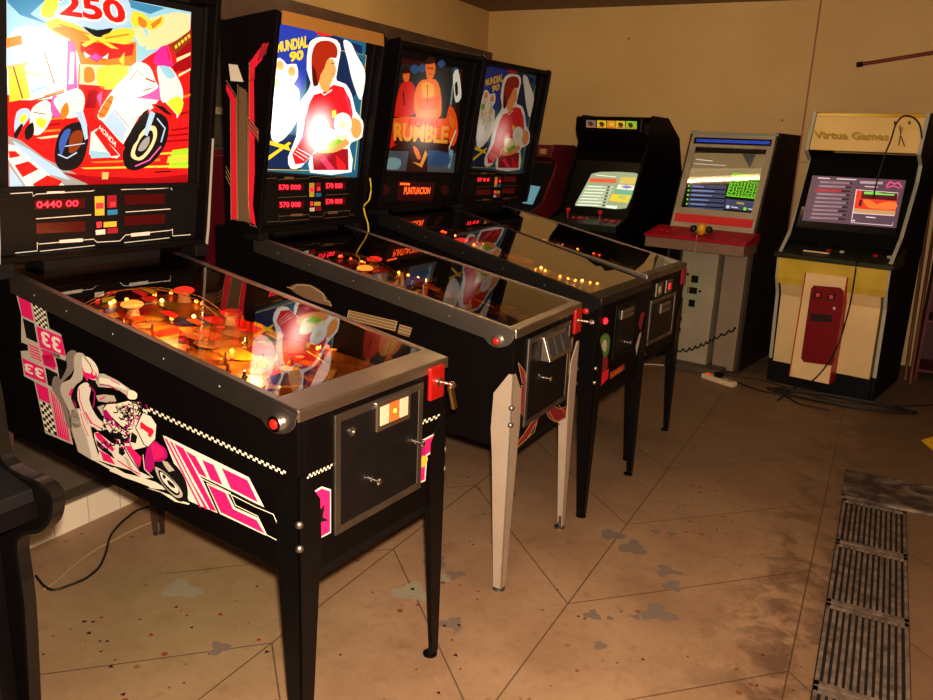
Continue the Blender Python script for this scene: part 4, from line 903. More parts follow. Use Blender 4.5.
s.line('gold', [(312,318),(318,294)], .6, k=k2, L=3); s.line('gold', [(440,350),(446,324)], .6, k=k2, L=3)
s.build('side_artwork', r)
s = Art(r, (0, 0, .7), (1, 0, 0), printed, off=.0005, lay=.0003); k9 = (4.375, 500, 310)
for q in ([(78,228),(108,272),(112,330),(96,320)], [(92,330),(110,330),(104,470),(88,450)], [(66,590),(100,548),(130,500),(170,466),(160,490),(120,560),(70,606)], [(200,440),(230,420),(262,432),(290,420),(286,470),(240,490),(212,470)], [(318,116),(300,170),(288,200),(312,180)], [(290,200),(304,190),(300,270),(284,320)]):
    s.poly('maroon', q, k=k9, L=1); s.line('gold', q+[q[0]], .7, k=k9, L=2)
s.line('gold', [(120,560),(150,530),(160,490)], .7, k=k9, L=3); s.line('gold', [(205,430),(235,480),(262,500)], .7, k=k9, L=3); s.line('gold', [(255,415),(280,450)], .7, k=k9, L=3)
s.build('front_artwork', r, 'maroon and gold line print on the front panel')

# ---- machine 3
r = roots[3]; SL = SLP[3]; ZBB = ZBBS[3]; LW = 0.055; UB = 1.075
blk_rail = pbr('black powder coat', (.02, .018, .017), .3, .4)
cabinet(r, blk_rail, (black_leg, black_leg), legtop=.78)
side_button(r, .055, ZT-.055, black_dull)
MB().lathe([(.013, 0), (.013, .008), (.009, .012), (0, .013)], (.001, .055, .852), (1, 0, 0), 16).build('start_button', emi('lit red start', (1, .02, .03), 2.2), r, smooth=True)
coin_door(r, (.17, .42, .66, .90), (.22, .36, .83, .87), slot, knobs=((.3, .72),), frame=black_dull)

playfield(r, 33, dict(bumpers=[(.8, .22), (.9, .38), (.7, .36)],
   lamps=clist([(541,270,2),(536,272,0),(545,273,0),(568,281,0),(575,283,2),(582,283,2),(590,285,0),(597,286,0),(463,229,1),(466,232,1),(482,229,1),(507,240,0),(505,243,0),(412,224,1),(418,226,1),(474,247,0),(441,232,0),(455,238,0),(560,279,0)], r), inserts=clist([(415,225,0),(463,230,0),(507,242,1)], r)), base=(.08, .05, .02))
bb3, P0, N, A = backbox(r, .70, None)
T3 = dict(or_=(1, .13, .01), red=(.80, .02, .01), skin=(1, .22, .03), yel=(1, .42, .05), dk=(.05, .006, .004), blue=(.04, .12, .28), lb=(.25, .45, .5), white=(.9, .95, .8), grey=(.10, .13, .15), green=(.03, .03, .03), dred=(.30, .02, .01))
a = Art(r, P0, N, None, off=.0006, lay=.00035)
h = a.loc((425, 110)); h_b = a.loc((424, 132)); a.col = backlit('wrestlers ', T3, .30, ((tuple(h), .26, .7), (tuple(h_b), .22, .6)), 1.9); k = (4.375, 380, 50)
a.poly('dk', [(82,30),(362,84),(325,540),(8,530)], k=k, L=0)
a.poly('green', [(84,60),(340,80),(330,300),(70,280)], k=k, L=1)
for x, y, rr2 in ((150,84,22),(184,80,20),(268,60,18),(330,90,16)): a.poly('blue', [(x-rr2,y),(x,y-rr2),(x+rr2,y),(x,y+rr2)], 3, k=k, L=2)
a.poly('grey', [(30,440),(330,450),(322,536),(12,526)], k=k, L=2); a.poly('lb', [(40,470),(90,480),(80,520),(20,516)], 2, k=k, L=3); a.poly('blue', [(200,440),(300,450),(300,500),(210,500)], 2, k=k, L=3); a.poly('lb', [(300,430),(320,440),(306,520),(296,516)], 0, k=k, L=3)
a.poly('white', [(318,108),(340,84),(352,150),(354,210),(330,230),(322,180)], 2, k=k, L=3); a.poly('dk', [(326,150),(336,140),(340,190),(330,200)], 2, k=k, L=4); a.line('lb', [(318,150),(308,240)], 1.6, k=k, L=4)
a.poly('red', [(70,220),(90,150),(120,136),(150,160),(150,280),(60,290)], 2, k=k, L=4); a.poly('skin', [(98,110),(112,90),(128,104),(122,136),(104,136)], 2, k=k, L=5); a.poly('dk', [(92,90),(112,74),(132,86),(126,100),(98,102)], 2, k=k, L=6); a.line('dk', [(100,180),(104,240)], 1.2, k=k, L=6)
a.poly('skin', [(148,200),(170,140),(200,128),(240,128),(262,170),(268,260),(250,300),(160,300)], 2, k=k, L=5); a.poly('yel', [(180,150),(200,140),(230,150),(232,200),(190,210)], 2, k=k, L=6); a.poly('or_', [(160,200),(184,210),(230,208),(256,200),(250,260),(170,260)], 0, k=k, L=7); a.line('dred', [(204,150),(206,240)], .7, k=k, L=8)
a.poly('skin', [(196,60),(214,34),(238,50),(238,100),(222,130),(204,124)], 2, k=k, L=7); a.poly('dk', [(196,50),(214,26),(238,38),(238,56),(200,62)], 2, k=k, L=8); a.line('dk', [(204,78),(230,80)], 1, k=k, L=9); a.line('dred', [(210,104),(226,106)], .8, k=k, L=9)
a.poly('or_', [(290,290),(304,240),(330,280),(340,360),(320,420),(296,400),(280,330)], 2, k=k, L=6); a.poly('skin', [(300,290),(320,300),(322,340),(304,330)], 2, k=k, L=7); a.line('white', [(330,350),(300,430)], 1.1, k=k, L=7)
a.poly('red', [(30,350),(60,340),(110,380),(60,420),(20,440)], 0, k=k, L=6)
a.poly('or_', [(50,300),(110,290),(290,300),(300,400),(60,400)], 0, k=k, L=7); a.poly('dk', [(62,380),(300,388),(296,418),(60,410)], k=k, L=8)
a.layer = 8; a.text('yel', 'RUMBLE', [(60,316),(300,334),(292,410),(56,396)], .04, k=k); a.text('red', 'ROYAL', [(122,300),(262,306),(262,340),(120,336)], .03, k=k)
a.poly('dk', [(128,410),(180,400),(206,430),(204,534),(110,534)], 0, k=k, L=10); a.poly('yel', [(138,488),(172,496),(196,436),(204,456),(180,514)], 0, k=k, L=11); a.poly('skin', [(140,420),(160,430),(176,470),(160,476)], 2, k=k, L=11)
g3 = a.build('backglass', bb3, 'orange lit backglass with bare-chested wrestlers')
MB().hexa([(A[4](z, A[5]+.002), y, z) for z, y in ((A[2], A[0]), (A[2], A[1]))]+[(A[4](z, A[5]+.006), y, z) for z, y in ((A[2], A[1]), (A[2], A[0]))]+[(A[4](z, A[5]+.002), y, z) for z, y in ((A[3], A[0]), (A[3], A[1]))]+[(A[4](z, A[5]+.006), y, z) for z, y in ((A[3], A[1]), (A[3], A[0]))]).build('backglass_backing', black_dull, bb3)
a = Art(r, P0+N*.0045, N, score_cols(1), lay=.0003); k = (4.375, 380, 50)
a.poly('pnl', [(78,570),(240,580),(228,668),(72,656)], k=k, L=1); a.poly('odig', [(88,580),(130,582),(130,592),(86,590)], k=k, L=2); a.layer = 3; a.text('odig', 'PUNTUACION', [(106,598),(220,600),(216,630),(102,632)], .03, k=k)
for x, y in ((24, 612), (284, 612)):
    a.poly('pnl', [(x+18*math.cos(t*PI/6), y+24*math.sin(t*PI/6)) for t in range(12)], k=k, L=1)
a.build('dot_display', bb3, 'orange dot display reading PUNTUACION')
s = Art(r, (0, 0, .7), (1, 0, 0), printed, off=.0005, lay=.0003); kH = (5.385, 570, 250)
s.poly('green', [(150,540),(165,470),(195,448),(215,480),(205,560),(170,590)], 2, k=kH, L=1); s.poly('lgrey', [(168,520),(185,480),(198,500),(190,550)], 2, k=kH, L=2); s.poly('maroon', [(160,600),(200,570),(200,640),(170,660),(158,640)], 2, k=kH, L=2); s.poly('red', [(150,690),(165,655),(208,640),(205,690),(140,760)], 0, k=kH, L=1)
s.poly('maroon', [(214,660),(290,610),(296,640),(214,700)], k=kH, L=2); s.layer = 3; s.text('orange', 'RUMBLE', [(216,662),(286,622),(284,646),(216,690)], .03, k=kH); s.poly('lgrey', [(352,520),(372,450),(384,440),(372,500),(356,570)], 0, k=kH, L=2); s.poly('maroon', [(366,400),(380,340),(402,335),(380,440)], 0, k=kH, L=2)
s.poly('olive', [(300,320),(330,310),(336,350),(306,372)], 2, k=kH, L=1)
s.build('front_artwork', r, 'red and green wrestler print on the front')

# ---- machine 4
r = roots[4]; SL = SLP[4]; ZBB = ZBBS[4]; LW = 0.034; UB = 1.025
cabinet(r, steel, (black_leg, black_leg), legtop=.76, lock=steel_dull)
side_button(r, .062, ZT-.045, steel_dull)
coin_door(r, (.085, .455, .585, .815), (.22, .36, .73, .78), slot, knobs=())
for v_, m_ in ((.315, emi('red price lamp', (1, .03, .03), .9)), (.175, pbr('slot cream', (.6, .5, .35), .4))):
    pf_ = MB().box((.001, v_-.045, .825), (.012, v_+.045, .895)).build('price_frame', steel_dull, r, bevel=.003)
    MB().box((.012, v_-.014, .842), (.0135, v_+.014, .876)).build('price_lamp', m_, pf_)
MB().box((0, .507, .84), (.014, .575, .925)).build('plunger_housing', emi('lit red plastic dim', (.5, .01, .02), .06), r, bevel=.006)
playfield(r, 44, dict(lamps=clist([(566,240,2),(572,242,2),(578,244,0),(583,247,2),(588,249,0),(561,239,0),(530,226,1),(526,222,0),(600,254,1),(604,256,1)], r), inserts=clist([(602,255,0),(528,224,1),(575,244,1)], r)), base=(.10, .07, .03))
bb4, P0, N, A = backbox(r, .715, None, lean=.1106)
off4 = P0.x-P2[0].x+.001
g4 = footballer(roots[2], None, P0, N, A, .085, [((312, 126), .17, 2.6), ((276, 120), .10, 1.0), ((324, 130), .05, 1.8)], 'dim footballer ')
g4.parent = bb4; g4.location = (off4, .012, 0); g4['label'] = 'dimly lit backglass showing a footballer in red holding a ball'
MB().hexa([(A[4](z, A[5]+.002), y, z) for z, y in ((A[2], A[0]), (A[2], A[1]))]+[(A[4](z, A[5]+.006), y, z) for z, y in ((A[2], A[1]), (A[2], A[0]))]+[(A[4](z, A[5]+.002), y, z) for z, y in ((A[3], A[0]), (A[3], A[1]))]+[(A[4](z, A[5]+.006), y, z) for z, y in ((A[3], A[1]), (A[3], A[0]))]).build('backglass_backing', black_dull, bb4)
sc4 = score_art(roots[2], bb4, P2[0], P2[1], ('57 0 0', '', '', ''), affine(SRC, [(264.7, 178.5), (358, 175.8), (357.5, 214.5), (264.7, 221.8)]), .7, gold=True)
sc4.location = (off4, .012, 0)

# yellow lead hanging beside the second backbox
pts = [local_on(roots[2], p_, (-1.02, 0, 0), (1, 0, 0)) for p_ in ((370, 178), (371, 190), (369, 200), (364, 206), (365, 214), (368, 224), (368.5, 234))]
Mw = mw(roots[2])
yc = MB().tube([Mw @ Vector(p_) for p_ in smooth_poly([tuple(q) for q in pts], 4, False)], .0035).build('cable', pbr('yellow cable', (.55, .42, .03), .5), smooth=True)
tag(yc, 'thin yellow cable hanging beside the backbox of the silver-legged pinball machine', 'cable')

# ------------------------------------------------------------------ arcade cabinets along the back wall
def screen_art(root, P0, N, cols): return Art(root, P0, N, cols, off=.002, lay=.0004)
# ---- Virtua Games cabinet
XB, YB0 = 2.37, 4.30
r = thing('arcade_cabinet', 'cream and yellow upright arcade cabinet with maroon coin door and cable over its sign', 'arcade cabinet', (XB, YB0, 0), math.radians(-12), 'arcade cabinets along the back wall')
hw = .345
side = [(.10, 0), (.10, .16), (.055, .62), (-.005, .74), (-.02, .90), (.04, .955), (.16, 1.06), (.335, 1.40), (.34, 1.50), (.235, 1.565), (.30, 1.815), (.82, 1.815), (.82, 0)]
for xx in (-hw, hw-.02):
    p_ = MB().prism(side, 0, xx, xx+.02).build('side_panel', black_dull, r, bevel=.002)
    MB()._strip(side[1:-1], [(y-.006, z+.002) for y, z in side[1:-1]], 0, xx-.001, xx+.021).build('edge_moulding', moulding, p_)
MB().box((-hw+.02, .08, 0), (hw-.02, .80, .15)).build('plinth', black_dull, r, bevel=.004)
MB().prism([(.075, .15), (.045, .62), (.0, .70), (.2, .70), (.2, .15)], 0, -hw+.035, hw-.035).build('front_panel', cream, r, bevel=.003)
MB().prism([(.0, .70), (-.015, .745), (-.03, .875), (.2, .875), (.2, .70)], 0, -hw+.01, hw-.01).build('yellow_band', yellow, r, bevel=.003)
cp = MB().prism([(-.04, .875), (-.04, .905), (.25, .985), (.25, .875)], 0, -hw-.02, hw+.015).build('control_panel', pbr('dark green panel', (.035, .04, .02), .35, var=.5, vscale=20), r, bevel=.006)
for x_ in (-.12, .16):
    st = MB(); zz = .93; st.cyl((x_, .10, zz), (x_, .10, zz+.05), .005).ball((x_, .10, zz+.055), .016); st.build('joystick', black_dull, cp, smooth=True)
    for q_ in range(3): MB().lathe([(.015, 0), (.015, .006), (.011, .010), (0, .011)], (x_+.06+.04*q_, .09+.012*(q_ % 2), .940), (0, -.26, .96), 14).build('button', [red_pl, pbr('button black', (.02, .02, .02), .3), pbr('button white', (.5, .5, .45), .3)][q_], cp, smooth=True)
MB().box((-.20, .02, .926), (-.04, .055, .934)).build('instruction_strip', pbr('cream card', (.75, .6, .4), .5), cp)
bx = MB().mat(cream).prism([(-.06, .10), (-.035, .80), (.06, .80), (.06, .10)], 0, -.145, .105)
bx = bx.build('coin_box', None, r, bevel=.003)
bx['label'] = 'cream coin box standing out of the front panel'
for xx in (-.150, .105): MB().prism([(-.062, .10), (-.037, .80), (.06, .80), (.06, .10)], 0, xx, xx+.006).build('red_edge', pbr('red edging', (.42, .02, .015), .4), bx)
cdn = Vector((0, -1, -.036)).normalized()
a = Art(r, (0, -.06, .10), cdn, lambda c: {'m': pbr('maroon coin door', (.20, .008, .014), .35), 'd': pbr('coin door hole', (.02, .006, .006), .5), 'r': emi('coin door lamp', (.8, .08, .05), .25), 'w': pbr('coin door screw', (.6, .6, .5), .3)}[c], off=.002, lay=.0012); kb = (2.185, 760, 100)
door = [(112,412),(118,405),(176,410),(184,418),(178,470),(162,572),(156,580),(96,572),(90,564)]
a.poly('m', door, k=kb, L=1)
for q in ([(120,418),(136,420),(134,434),(118,432)], [(148,422),(166,424),(164,438),(146,436)]): a.poly('d', q, k=kb, L=2); cx_, cy_ = sum(p_[0] for p_ in q)/4, sum(p_[1] for p_ in q)/4; a.poly('r', [(cx_-4, cy_-4), (cx_+4, cy_-4), (cx_+4, cy_+4), (cx_-4, cy_+4)], k=kb, L=3)
a.poly('d', [(112,466),(158,470),(156,486),(110,482)], k=kb, L=2); a.poly('w', [(160,452),(165,452),(165,458),(160,458)], k=kb, L=2)
a.build('coin_door', bx, 'maroon coin door with two small reject buttons')
# marquee
mqp = Vector((0, .245, 1.575)); mqn = Vector((0, -1, .25)).normalized()
MB().prism([(.245, 1.572), (.300, 1.79), (.36, 1.79), (.36, 1.572)], 0, -hw+.02, hw-.02).build('marquee', pbr('pale yellow marquee', (.80, .58, .24), .4, var=.06), r, bevel=.003)
MB().prism([(.297, 1.785), (.303, 1.812), (.80, 1.812), (.80, 1.785)], 0, -hw+.02, hw-.02).build('top_panel', pbr('yellow gloss top', (.62, .40, .05), .2), r, bevel=.004)
a = Art(r, mqp, mqn, lambda c: pbr('marquee ink '+c, {'g': (.34, .36, .05), 'r': (.60, .07, .02), 'o': (.72, .34, .06), 'd': (.12, .06, .02)}[c], .5), off=.0015, lay=.0006); km = (4.373, 780, 100)
for j, (c, dx) in enumerate((('r', 4), ('o', 2), ('g', 0))):
    a.text(c, 'Virtua Games', [(148+dx,136+dx*.8),(474+dx,144+dx*.8),(474+dx,176+dx*.8),(150+dx,168+dx*.8)], .02+.0*j, k=km)
a.line('d', [(520,120),(530,150),(538,120)], .8, k=km); a.line('d', [(526,112),(530,140),(520,200)], 1.2, k=km); a.line('d', [(530,160),(546,205)], 1.2, k=km); a.poly('d', [(498,94),(508,94),(508,110),(498,110)], k=km); a.poly('d', [(562,94),(572,94),(572,108),(562,108)], k=km)
a.build('marquee_lettering', r, 'Virtua Games lettering with a small figure')
# monitor recess
MB().prism([(.10, .985), (.33, 1.56), (.36, 1.56), (.36, .985)], 0, -hw+.021, hw-.021).build('monitor_shroud', pbr('black shroud', (.003, .003, .003), .6, spec=.1), r)
sn = Vector((0, -.575, .23)).normalized(); sp0 = Vector((0, .215, 1.27))
TS = dict(bg=(.13, .07, .10), row=(.30, .20, .24), rowd=(.02, .01, .02), sel=(.55, .02, .03), txt=(.5, .35, .38), red=(.8, .05, .02), or_=(.95, .22, .05), dk=(.10, .005, .02), gr=(.25, .7, .1), pk=(.9, .1, .3), tan=(.6, .35, .15), wh=(.8, .7, .7), blk=(.01, .01, .01))
a = screen_art(r, sp0, sn, backlit('virtua screen ', TS, .75)); ks = (8.33, 800, 165)
MB().hexa([sp0+Vector((x_, y_, z_)) for x_, y_, z_ in ((-.30, -.083, -.20), (.30, -.083, -.20), (.30, -.07, -.20), (-.30, -.07, -.20), (-.30, .083, .20), (.30, .083, .20), (.30, .10, .20), (-.30, .10, .20))]).build('monitor', pbr('dark tube', (.01, .01, .012), .15), r)
a.poly('bg', [(104,88),(885,128),(800,528),(16,462)], k=ks, L=1)
for j in range(10):
    y = 140+j*33; x0 = 168-j*9; x1 = 436-j*6
    a.poly('row' if j != 2 else 'sel', [(x0-20*(j == 2), y-6), (x1, y+6), (x1-4, y+22), (x0-4-20*(j == 2), y+10)], k=ks, L=2); xd = x1-20-14*((j*7) % 5); a.poly('rowd', [(xd, y+4), (x1, y+7), (x1-4, y+23), (xd-4, y+20)], k=ks, L=3)
    a.line('txt' if j != 2 else 'red', [(x0+10, y+4), (x0+60+17*((j*3) % 5), y+9)], .45, k=ks, L=3)
a.line('wh', [(150,108),(250,114)], 1, k=ks, L=2); a.line('wh', [(306,116),(470,124)], 1, k=ks, L=2); a.line('txt', [(500,144),(690,152)], 2.6, k=ks, L=2); a.line('wh', [(540,180),(650,186)], .8, k=ks, L=2)
a.poly('wh', [(468,204),(820,232),(770,510),(424,482)], k=ks, L=2); a.poly('red', [(474,210),(816,238),(794,420),(446,396)], k=ks, L=3); a.poly('dk', [(520,214),(814,238),(806,300),(508,280)], k=ks, L=4); a.poly('gr', [(534,224),(640,226),(700,240),(790,244),(786,258),(534,244)], 0, k=ks, L=5); a.poly('gr', [(540,224),(650,230),(646,246),(536,242)], k=ks, L=5)
a.poly('or_', [(530,290),(600,300),(640,330),(700,310),(800,312),(796,370),(640,368),(560,350)], 2, k=ks, L=5); a.poly('tan', [(452,360),(560,372),(796,384),(792,418),(448,394)], k=ks, L=5); a.poly('dk', [(500,290),(520,290),(510,350),(488,340)], k=ks, L=5); a.poly('bg', [(444,404),(790,428),(766,504),(430,478)], k=ks, L=5); a.line('wh', [(550,434),(630,442)], 1.1, k=ks, L=6); a.line('wh', [(436,464),(460,466)], 1.4, k=ks, L=6)
a.line('pk', [(720,180),(750,140),(790,160),(820,146),(850,190)], 1.6, k=ks, L=3); a.line('pk', [(716,192),(780,176),(836,196)], 1, k=ks, L=3)
a.build('screen_picture', r, 'screen showing a purple list and a red game picture')

# ---- grey cabinet
XA, YA0 = 1.505, 4.33
r = thing('arcade_cabinet', 'beige metal arcade cabinet with red control shelf and blue strip above its screen', 'arcade cabinet', (XA, YA0, 0), math.radians(-9), 'arcade cabinets along the back wall')
h_ = .300
MB().prism([(.46, 1.675), (.50, 1.675), (1.02, 1.675), (1.02, 0), (.24, 0), (.24, .86), (.22, .95), (.24, 1.03)], 0, h_-.004, h_+.014).build('side_panel', pbr('dark brown side', (.035, .022, .015), .5, var=.3), r, bevel=.003)
MB().prism([(.46, 1.675), (.50, 1.675), (1.02, 1.675), (1.02, 0), (.24, 0), (.24, .86), (.22, .95), (.24, 1.03)], 0, -h_-.014, -h_+.004).build('side_panel', pbr('dark brown side', (.035, .022, .015), .5, var=.3), r, bevel=.003)
MB().box((-h_, .46, 0), (h_, 1.0, .9)).build('carcass', pbr('dark brown body', (.05, .035, .025), .6), r)  # darker brown than the door panels in front
# sloping face: lower edge (.21,1.0), upper edge (.455,1.67)
P_a, P_b = Vector((0, .215, 1.00)), Vector((0, .46, 1.67)); dn = (P_b-P_a); ln_ = dn.length; dn.normalize(); fn = Vector((0, -dn.z, dn.y))
def face(t, x, d=0): return P_a+dn*(t*ln_)+Vector((x, 0, 0))+fn*d
def slab(root, nm, m, t0, t1, x0, x1, d0, d1, bevel=.002, parent=None):
    return MB().hexa([face(t0, x0, d0), face(t0, x1, d0), face(t0, x1, d1), face(t0, x0, d1), face(t1, x0, d0), face(t1, x1, d0), face(t1, x1, d1), face(t1, x0, d1)]).build(nm, m, parent or root, bevel=bevel)
hd = MB()
for t0, t1, x0, x1 in ((0, .20, -h_, h_), (.84, .985, -h_, h_), (.20, .84, -h_, -h_+.045), (.20, .84, h_-.045, h_)):
    hd.hexa([face(t0, x0, -.04), face(t0, x1, -.04), face(t0, x1, 0), face(t0, x0, 0), face(t1, x0, -.04), face(t1, x1, -.04), face(t1, x1, 0), face(t1, x0, 0)])
hd.build('screen_bezel', grey_beige, r)
slab(r, 'top_strip', pbr('grey green strip', (.28, .30, .24), .4), .975, 1.0, -h_-.012, h_+.014, -.06, .004)
bs_ = slab(r, 'sign_frame', black_dull, .872, .938, -h_+.022, h_-.022, 0, .003)
slab(r, 'blue_sign', emi('blue sign', (.02, .08, .6), .45), .888, .920, -h_+.04, h_-.034, .003, .005, parent=bs_)
slab(r, 'red_strip', pbr('red strip', (.62, .02, .03), .35), .05, .135, -h_+.018, h_-.018, 0, .003)
slab(r, 'monitor', pbr('dark monitor tube', (.012, .012, .012), .06), .20, .84, -h_+.045, h_-.045, -.03, -.014)
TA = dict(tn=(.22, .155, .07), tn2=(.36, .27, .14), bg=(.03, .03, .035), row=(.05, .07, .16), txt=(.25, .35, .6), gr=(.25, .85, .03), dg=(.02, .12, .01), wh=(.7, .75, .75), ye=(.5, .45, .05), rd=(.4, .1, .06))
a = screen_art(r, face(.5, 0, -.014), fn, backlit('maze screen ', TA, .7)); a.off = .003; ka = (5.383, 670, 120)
for j in range(6):
    y = 352+j*24; x0 = 112-j*3; a.poly('row', [(x0, y-6), (306-j*3, y+4), (302-j*3, y+22), (x0-4, y+12)], k=ka, L=1); a.line('txt', [(x0+10, y+4), (x0+70+12*((j*5) % 6), y+9)], 1.1, k=ka, L=2); a.poly('gr', [(x0-12, y-2), (x0-3, y), (x0-6, y+10), (x0-14, y+8)], k=ka, L=2)
a.line('rd', [(150,334),(210,338)], 1, k=ka, L=2)
a.poly('tn', [(118,176),(534,186),(510,262),(84,282)], 0, k=ka, L=1); a.poly('tn2', [(90,262),(508,262),(504,300),(82,316)], 0, k=ka, L=2); a.poly('bg', [(390,184),(462,186),(430,262)], 0, k=ka, L=3)  # tan bands and dark wedge paint the ceiling's reflection on the screen
a.poly('dg', [(340,290),(494,304),(464,424),(304,408)], k=ka, L=1)
rm = random.Random(5)
for i_ in range(9):
    for j_ in range(8):
        u_, v_ = (i_+.5)/9, (j_+.5)/8
        q = a.quadmap([(340,290),(494,304),(464,424),(304,408)], u_, v_); d_ = rm.choice(((14, 0), (0, 14), (10, 10), (-10, 10)))
        a.line('gr', [(q[0]-d_[0]*.6, q[1]-d_[1]*.6), (q[0]+d_[0]*.6, q[1]+d_[1]*.6)], 1.0, k=ka, L=2)
a.line('gr', [(340,290),(494,304),(464,424),(304,408),(340,290)], 1, k=ka, L=3)
a.poly('row', [(302,424),(460,440),(446,494),(292,478)], k=ka, L=1); a.line('ye', [(360,446),(400,452)], 2, k=ka, L=2)
for cx_, c in ((312, 'wh'), (404, 'gr')): a.poly(c, [(cx_+10*math.cos(t), 468+(cx_-312)*.12+10*math.sin(t)) for t in [kk*PI/4 for kk in range(8)]], k=ka, L=2); a.line('wh', [(cx_+18, 468+(cx_-312)*.12), (cx_+54, 474+(cx_-312)*.12)], 1.2, k=ka, L=2)
a.line('wh', [(140,212),(230,222)], .8, k=ka, L=2); a.line('wh', [(130,236),(300,246)], .6, k=ka, L=2)
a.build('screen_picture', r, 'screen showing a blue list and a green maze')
# glass over the screen mirrors the ceiling tube
MB().add([face(.20, -h_+.044, -.005), face(.20, h_-.044, -.005), face(.84, h_-.044, -.005), face(.84, -h_+.044, -.005)], [(0, 1, 2, 3)]).build('screen_glass', GL, r, fixn=False)
# shelf
cp = MB().prism([(-.04, .935), (-.045, .955), (.21, 1.0), (.25, 1.0), (.25, .935)], 0, -.385, h_+.04).build('control_shelf', pbr('red shelf', (.42, .012, .03), .4, var=.2), r, bevel=.004)
MB().prism([(-.035, .862), (-.035, .935), (.25, .935), (.25, .862)], 0, -.375, h_+.03).build('shelf_apron', pbr('dusty mauve metal', (.24, .15, .11), .5, var=.2), r, bevel=.003)
for x_ in (-.30, -.25, -.34, -.19, .14, .19): MB().lathe([(.014, 0), (.014, .006), (.010, .010), (0, .011)], (x_, .07+.02*math.sin(x_*30), .970), (0, -.17, 1), 14).build('button', red_pl, cp, smooth=True)
MB().mat(grey_beige).box((-.150, .125, .03), (.112, .46, .862)).build('front_door', None, r, bevel=.004)
MB().mat(pbr('beige side door', (.28, .22, .16), .5, var=.15)).box((.140, .17, .02), (h_-.004, .46, .862)).build('side_door', None, r, bevel=.004)
MB().box((-.16, .02, .0), (.25, .46, .045)).build('foot_plate', pbr('worn foot plate', (.13, .11, .085), .5, .3, var=.3), r, bevel=.006)
cpn = MB().box((-.105, .118, .42), (.030, .125, .70)).build('coin_panel', pbr('pale green coin panel', (.30, .33, .22), .4), r, bevel=.002)
for z0, z1, x0, x1 in ((.625, .675, -.06, -.01), (.545, .59, -.08, -.01), (.45, .50, -.06, -.015)): MB().box((x0, .114, z0), (x1, .118, z1)).build('coin_slot', black_dull, cpn, bevel=.001)
MB().cyl((-.085, .118, .68), (-.085, .105, .68), .01).build('lock', chrome, cpn); MB().cyl((.012, .118, .57), (.012, .108, .57), .008).build('coin_button', black_dull, cpn)
# coiled dark lead slung across the front
pts = []; rA = mw(r)
sp_ = [(-.30, .05, .10), (-.16, .08, .115), (-.02, .085, .14), (.09, .10, .20), (.17, .13, .26), (.29, .15, .34)]
path = smooth_poly(sp_, 14, False)
for j, q in enumerate(path): pts.append(rA @ Vector((q[0], q[1]-.012+.012*math.cos(j*1.3), q[2]+.012*math.sin(j*1.3))))
tag(MB().tube(pts, .006, 6).build('coiled_cable', rubber, smooth=True), 'black coiled cable slung across the foot of the beige cabinet', 'cable')
# controller on the shelf, its lead hanging down to the floor
rA0 = r
gp = thing('game_controller', 'yellow and black controller lying on the red shelf with a pale lead', 'controller', (XA+.005, YA0+.04, .978))
MB().lathe([(.022, -.03), (.030, -.02), (.032, .0), (.028, .03), (.016, .045), (0, .048)], (0, 0, .03), (.15, -.4, 1), 16).build('grip', pbr('yellow plastic', (.75, .42, .02), .35), gp, smooth=True)
for x_ in (-.055, .05): MB().ball((x_, .01, .032), .026).build('thumb_pad', pbr('black plastic', (.02, .02, .02), .3), gp, smooth=True)
MB().box((-.06, -.005, .0), (.06, .035, .03)).build('controller_body', pbr('brown plastic', (.12, .06, .03), .4), gp, bevel=.008)
MB().tube(smooth_poly([(0, -.02, .02), (-.005, -.09, .0), (-.008, -.10, -.12), (-.02, -.12, -.45), (-.05, -.16, -.75), (-.08, -.20, -.92), (-.10, -.24, -.971)], 5, False), .0035, 6).build('lead', pbr('beige lead', (.36, .26, .16), .5), gp, smooth=True)

# ---- black cabinet
XC, YC0 = .672, 4.36
r = thing('arcade_cabinet', 'black arcade cabinet with a row of yellow pictures on its marquee', 'arcade cabinet', (XC, YC0, 0), math.radians(-10), 'arcade cabinets along the back wall')
hc = .296
side = [(.22, 0), (.20, .80), (-.04, .93), (-.06, .99), (.10, 1.06), (.25, 1.42), (.32, 1.56), (.28, 1.62), (.28, 1.70), (.36, 1.765), (.62, 1.76), (.86, 1.62), (1.0, 1.3), (1.0, 0)]
for xx in (-hc, hc-.02): MB().prism(side, 0, xx, xx+.02).build('side_panel', black_cab, r, bevel=.004)
MB().prism([(.20, 0), (.19, .82), (.5, .82), (.5, 0)], 0, -hc+.02, hc-.02).build('front_panel', black_dull, r, bevel=.003)
cp = MB().prism([(-.045, .94), (-.055, .985), (.12, 1.035), (.3, 1.035), (.3, .86), (.19, .82)], 0, -hc+.02, hc-.02).build('control_panel', pbr('dark olive panel', (.03, .035, .028), .35), r, bevel=.004)
for x_ in (-.17, .10):
    st = MB(); st.cyl((x_, .03, 1.0), (x_, .03, 1.06), .005).ball((x_, .03, 1.068), .018); st.build('joystick', red_pl, cp, smooth=True)
    for q_ in range(4): MB().lathe([(.015, 0), (.015, .006), (.011, .010), (0, .011)], (x_+.05+.035*q_, .03+.02*(q_ % 2), 1.012), (0, -.26, .96), 12).build('button', red_pl, cp, smooth=True)
MB().prism([(.12, 1.035), (.28, 1.43), (.34, 1.50), (.5, 1.50), (.5, 1.035)], 0, -hc+.02, hc-.02).build('bezel', pbr('smoked bezel', (.005, .005, .005), .3, spec=.25), r, bevel=.003)
mq = MB().prism([(.29, 1.63), (.285, 1.70), (.36, 1.755), (.62, 1.75), (.62, 1.50), (.36, 1.50), (.33, 1.57)], 0, -hc+.02, hc-.02).build('head', black_cab, r, bevel=.006)
MB().box((-hc-.004, .27, 1.635), (hc-.045, .36, 1.75)).build('marquee_box', black_cab, r, bevel=.012)
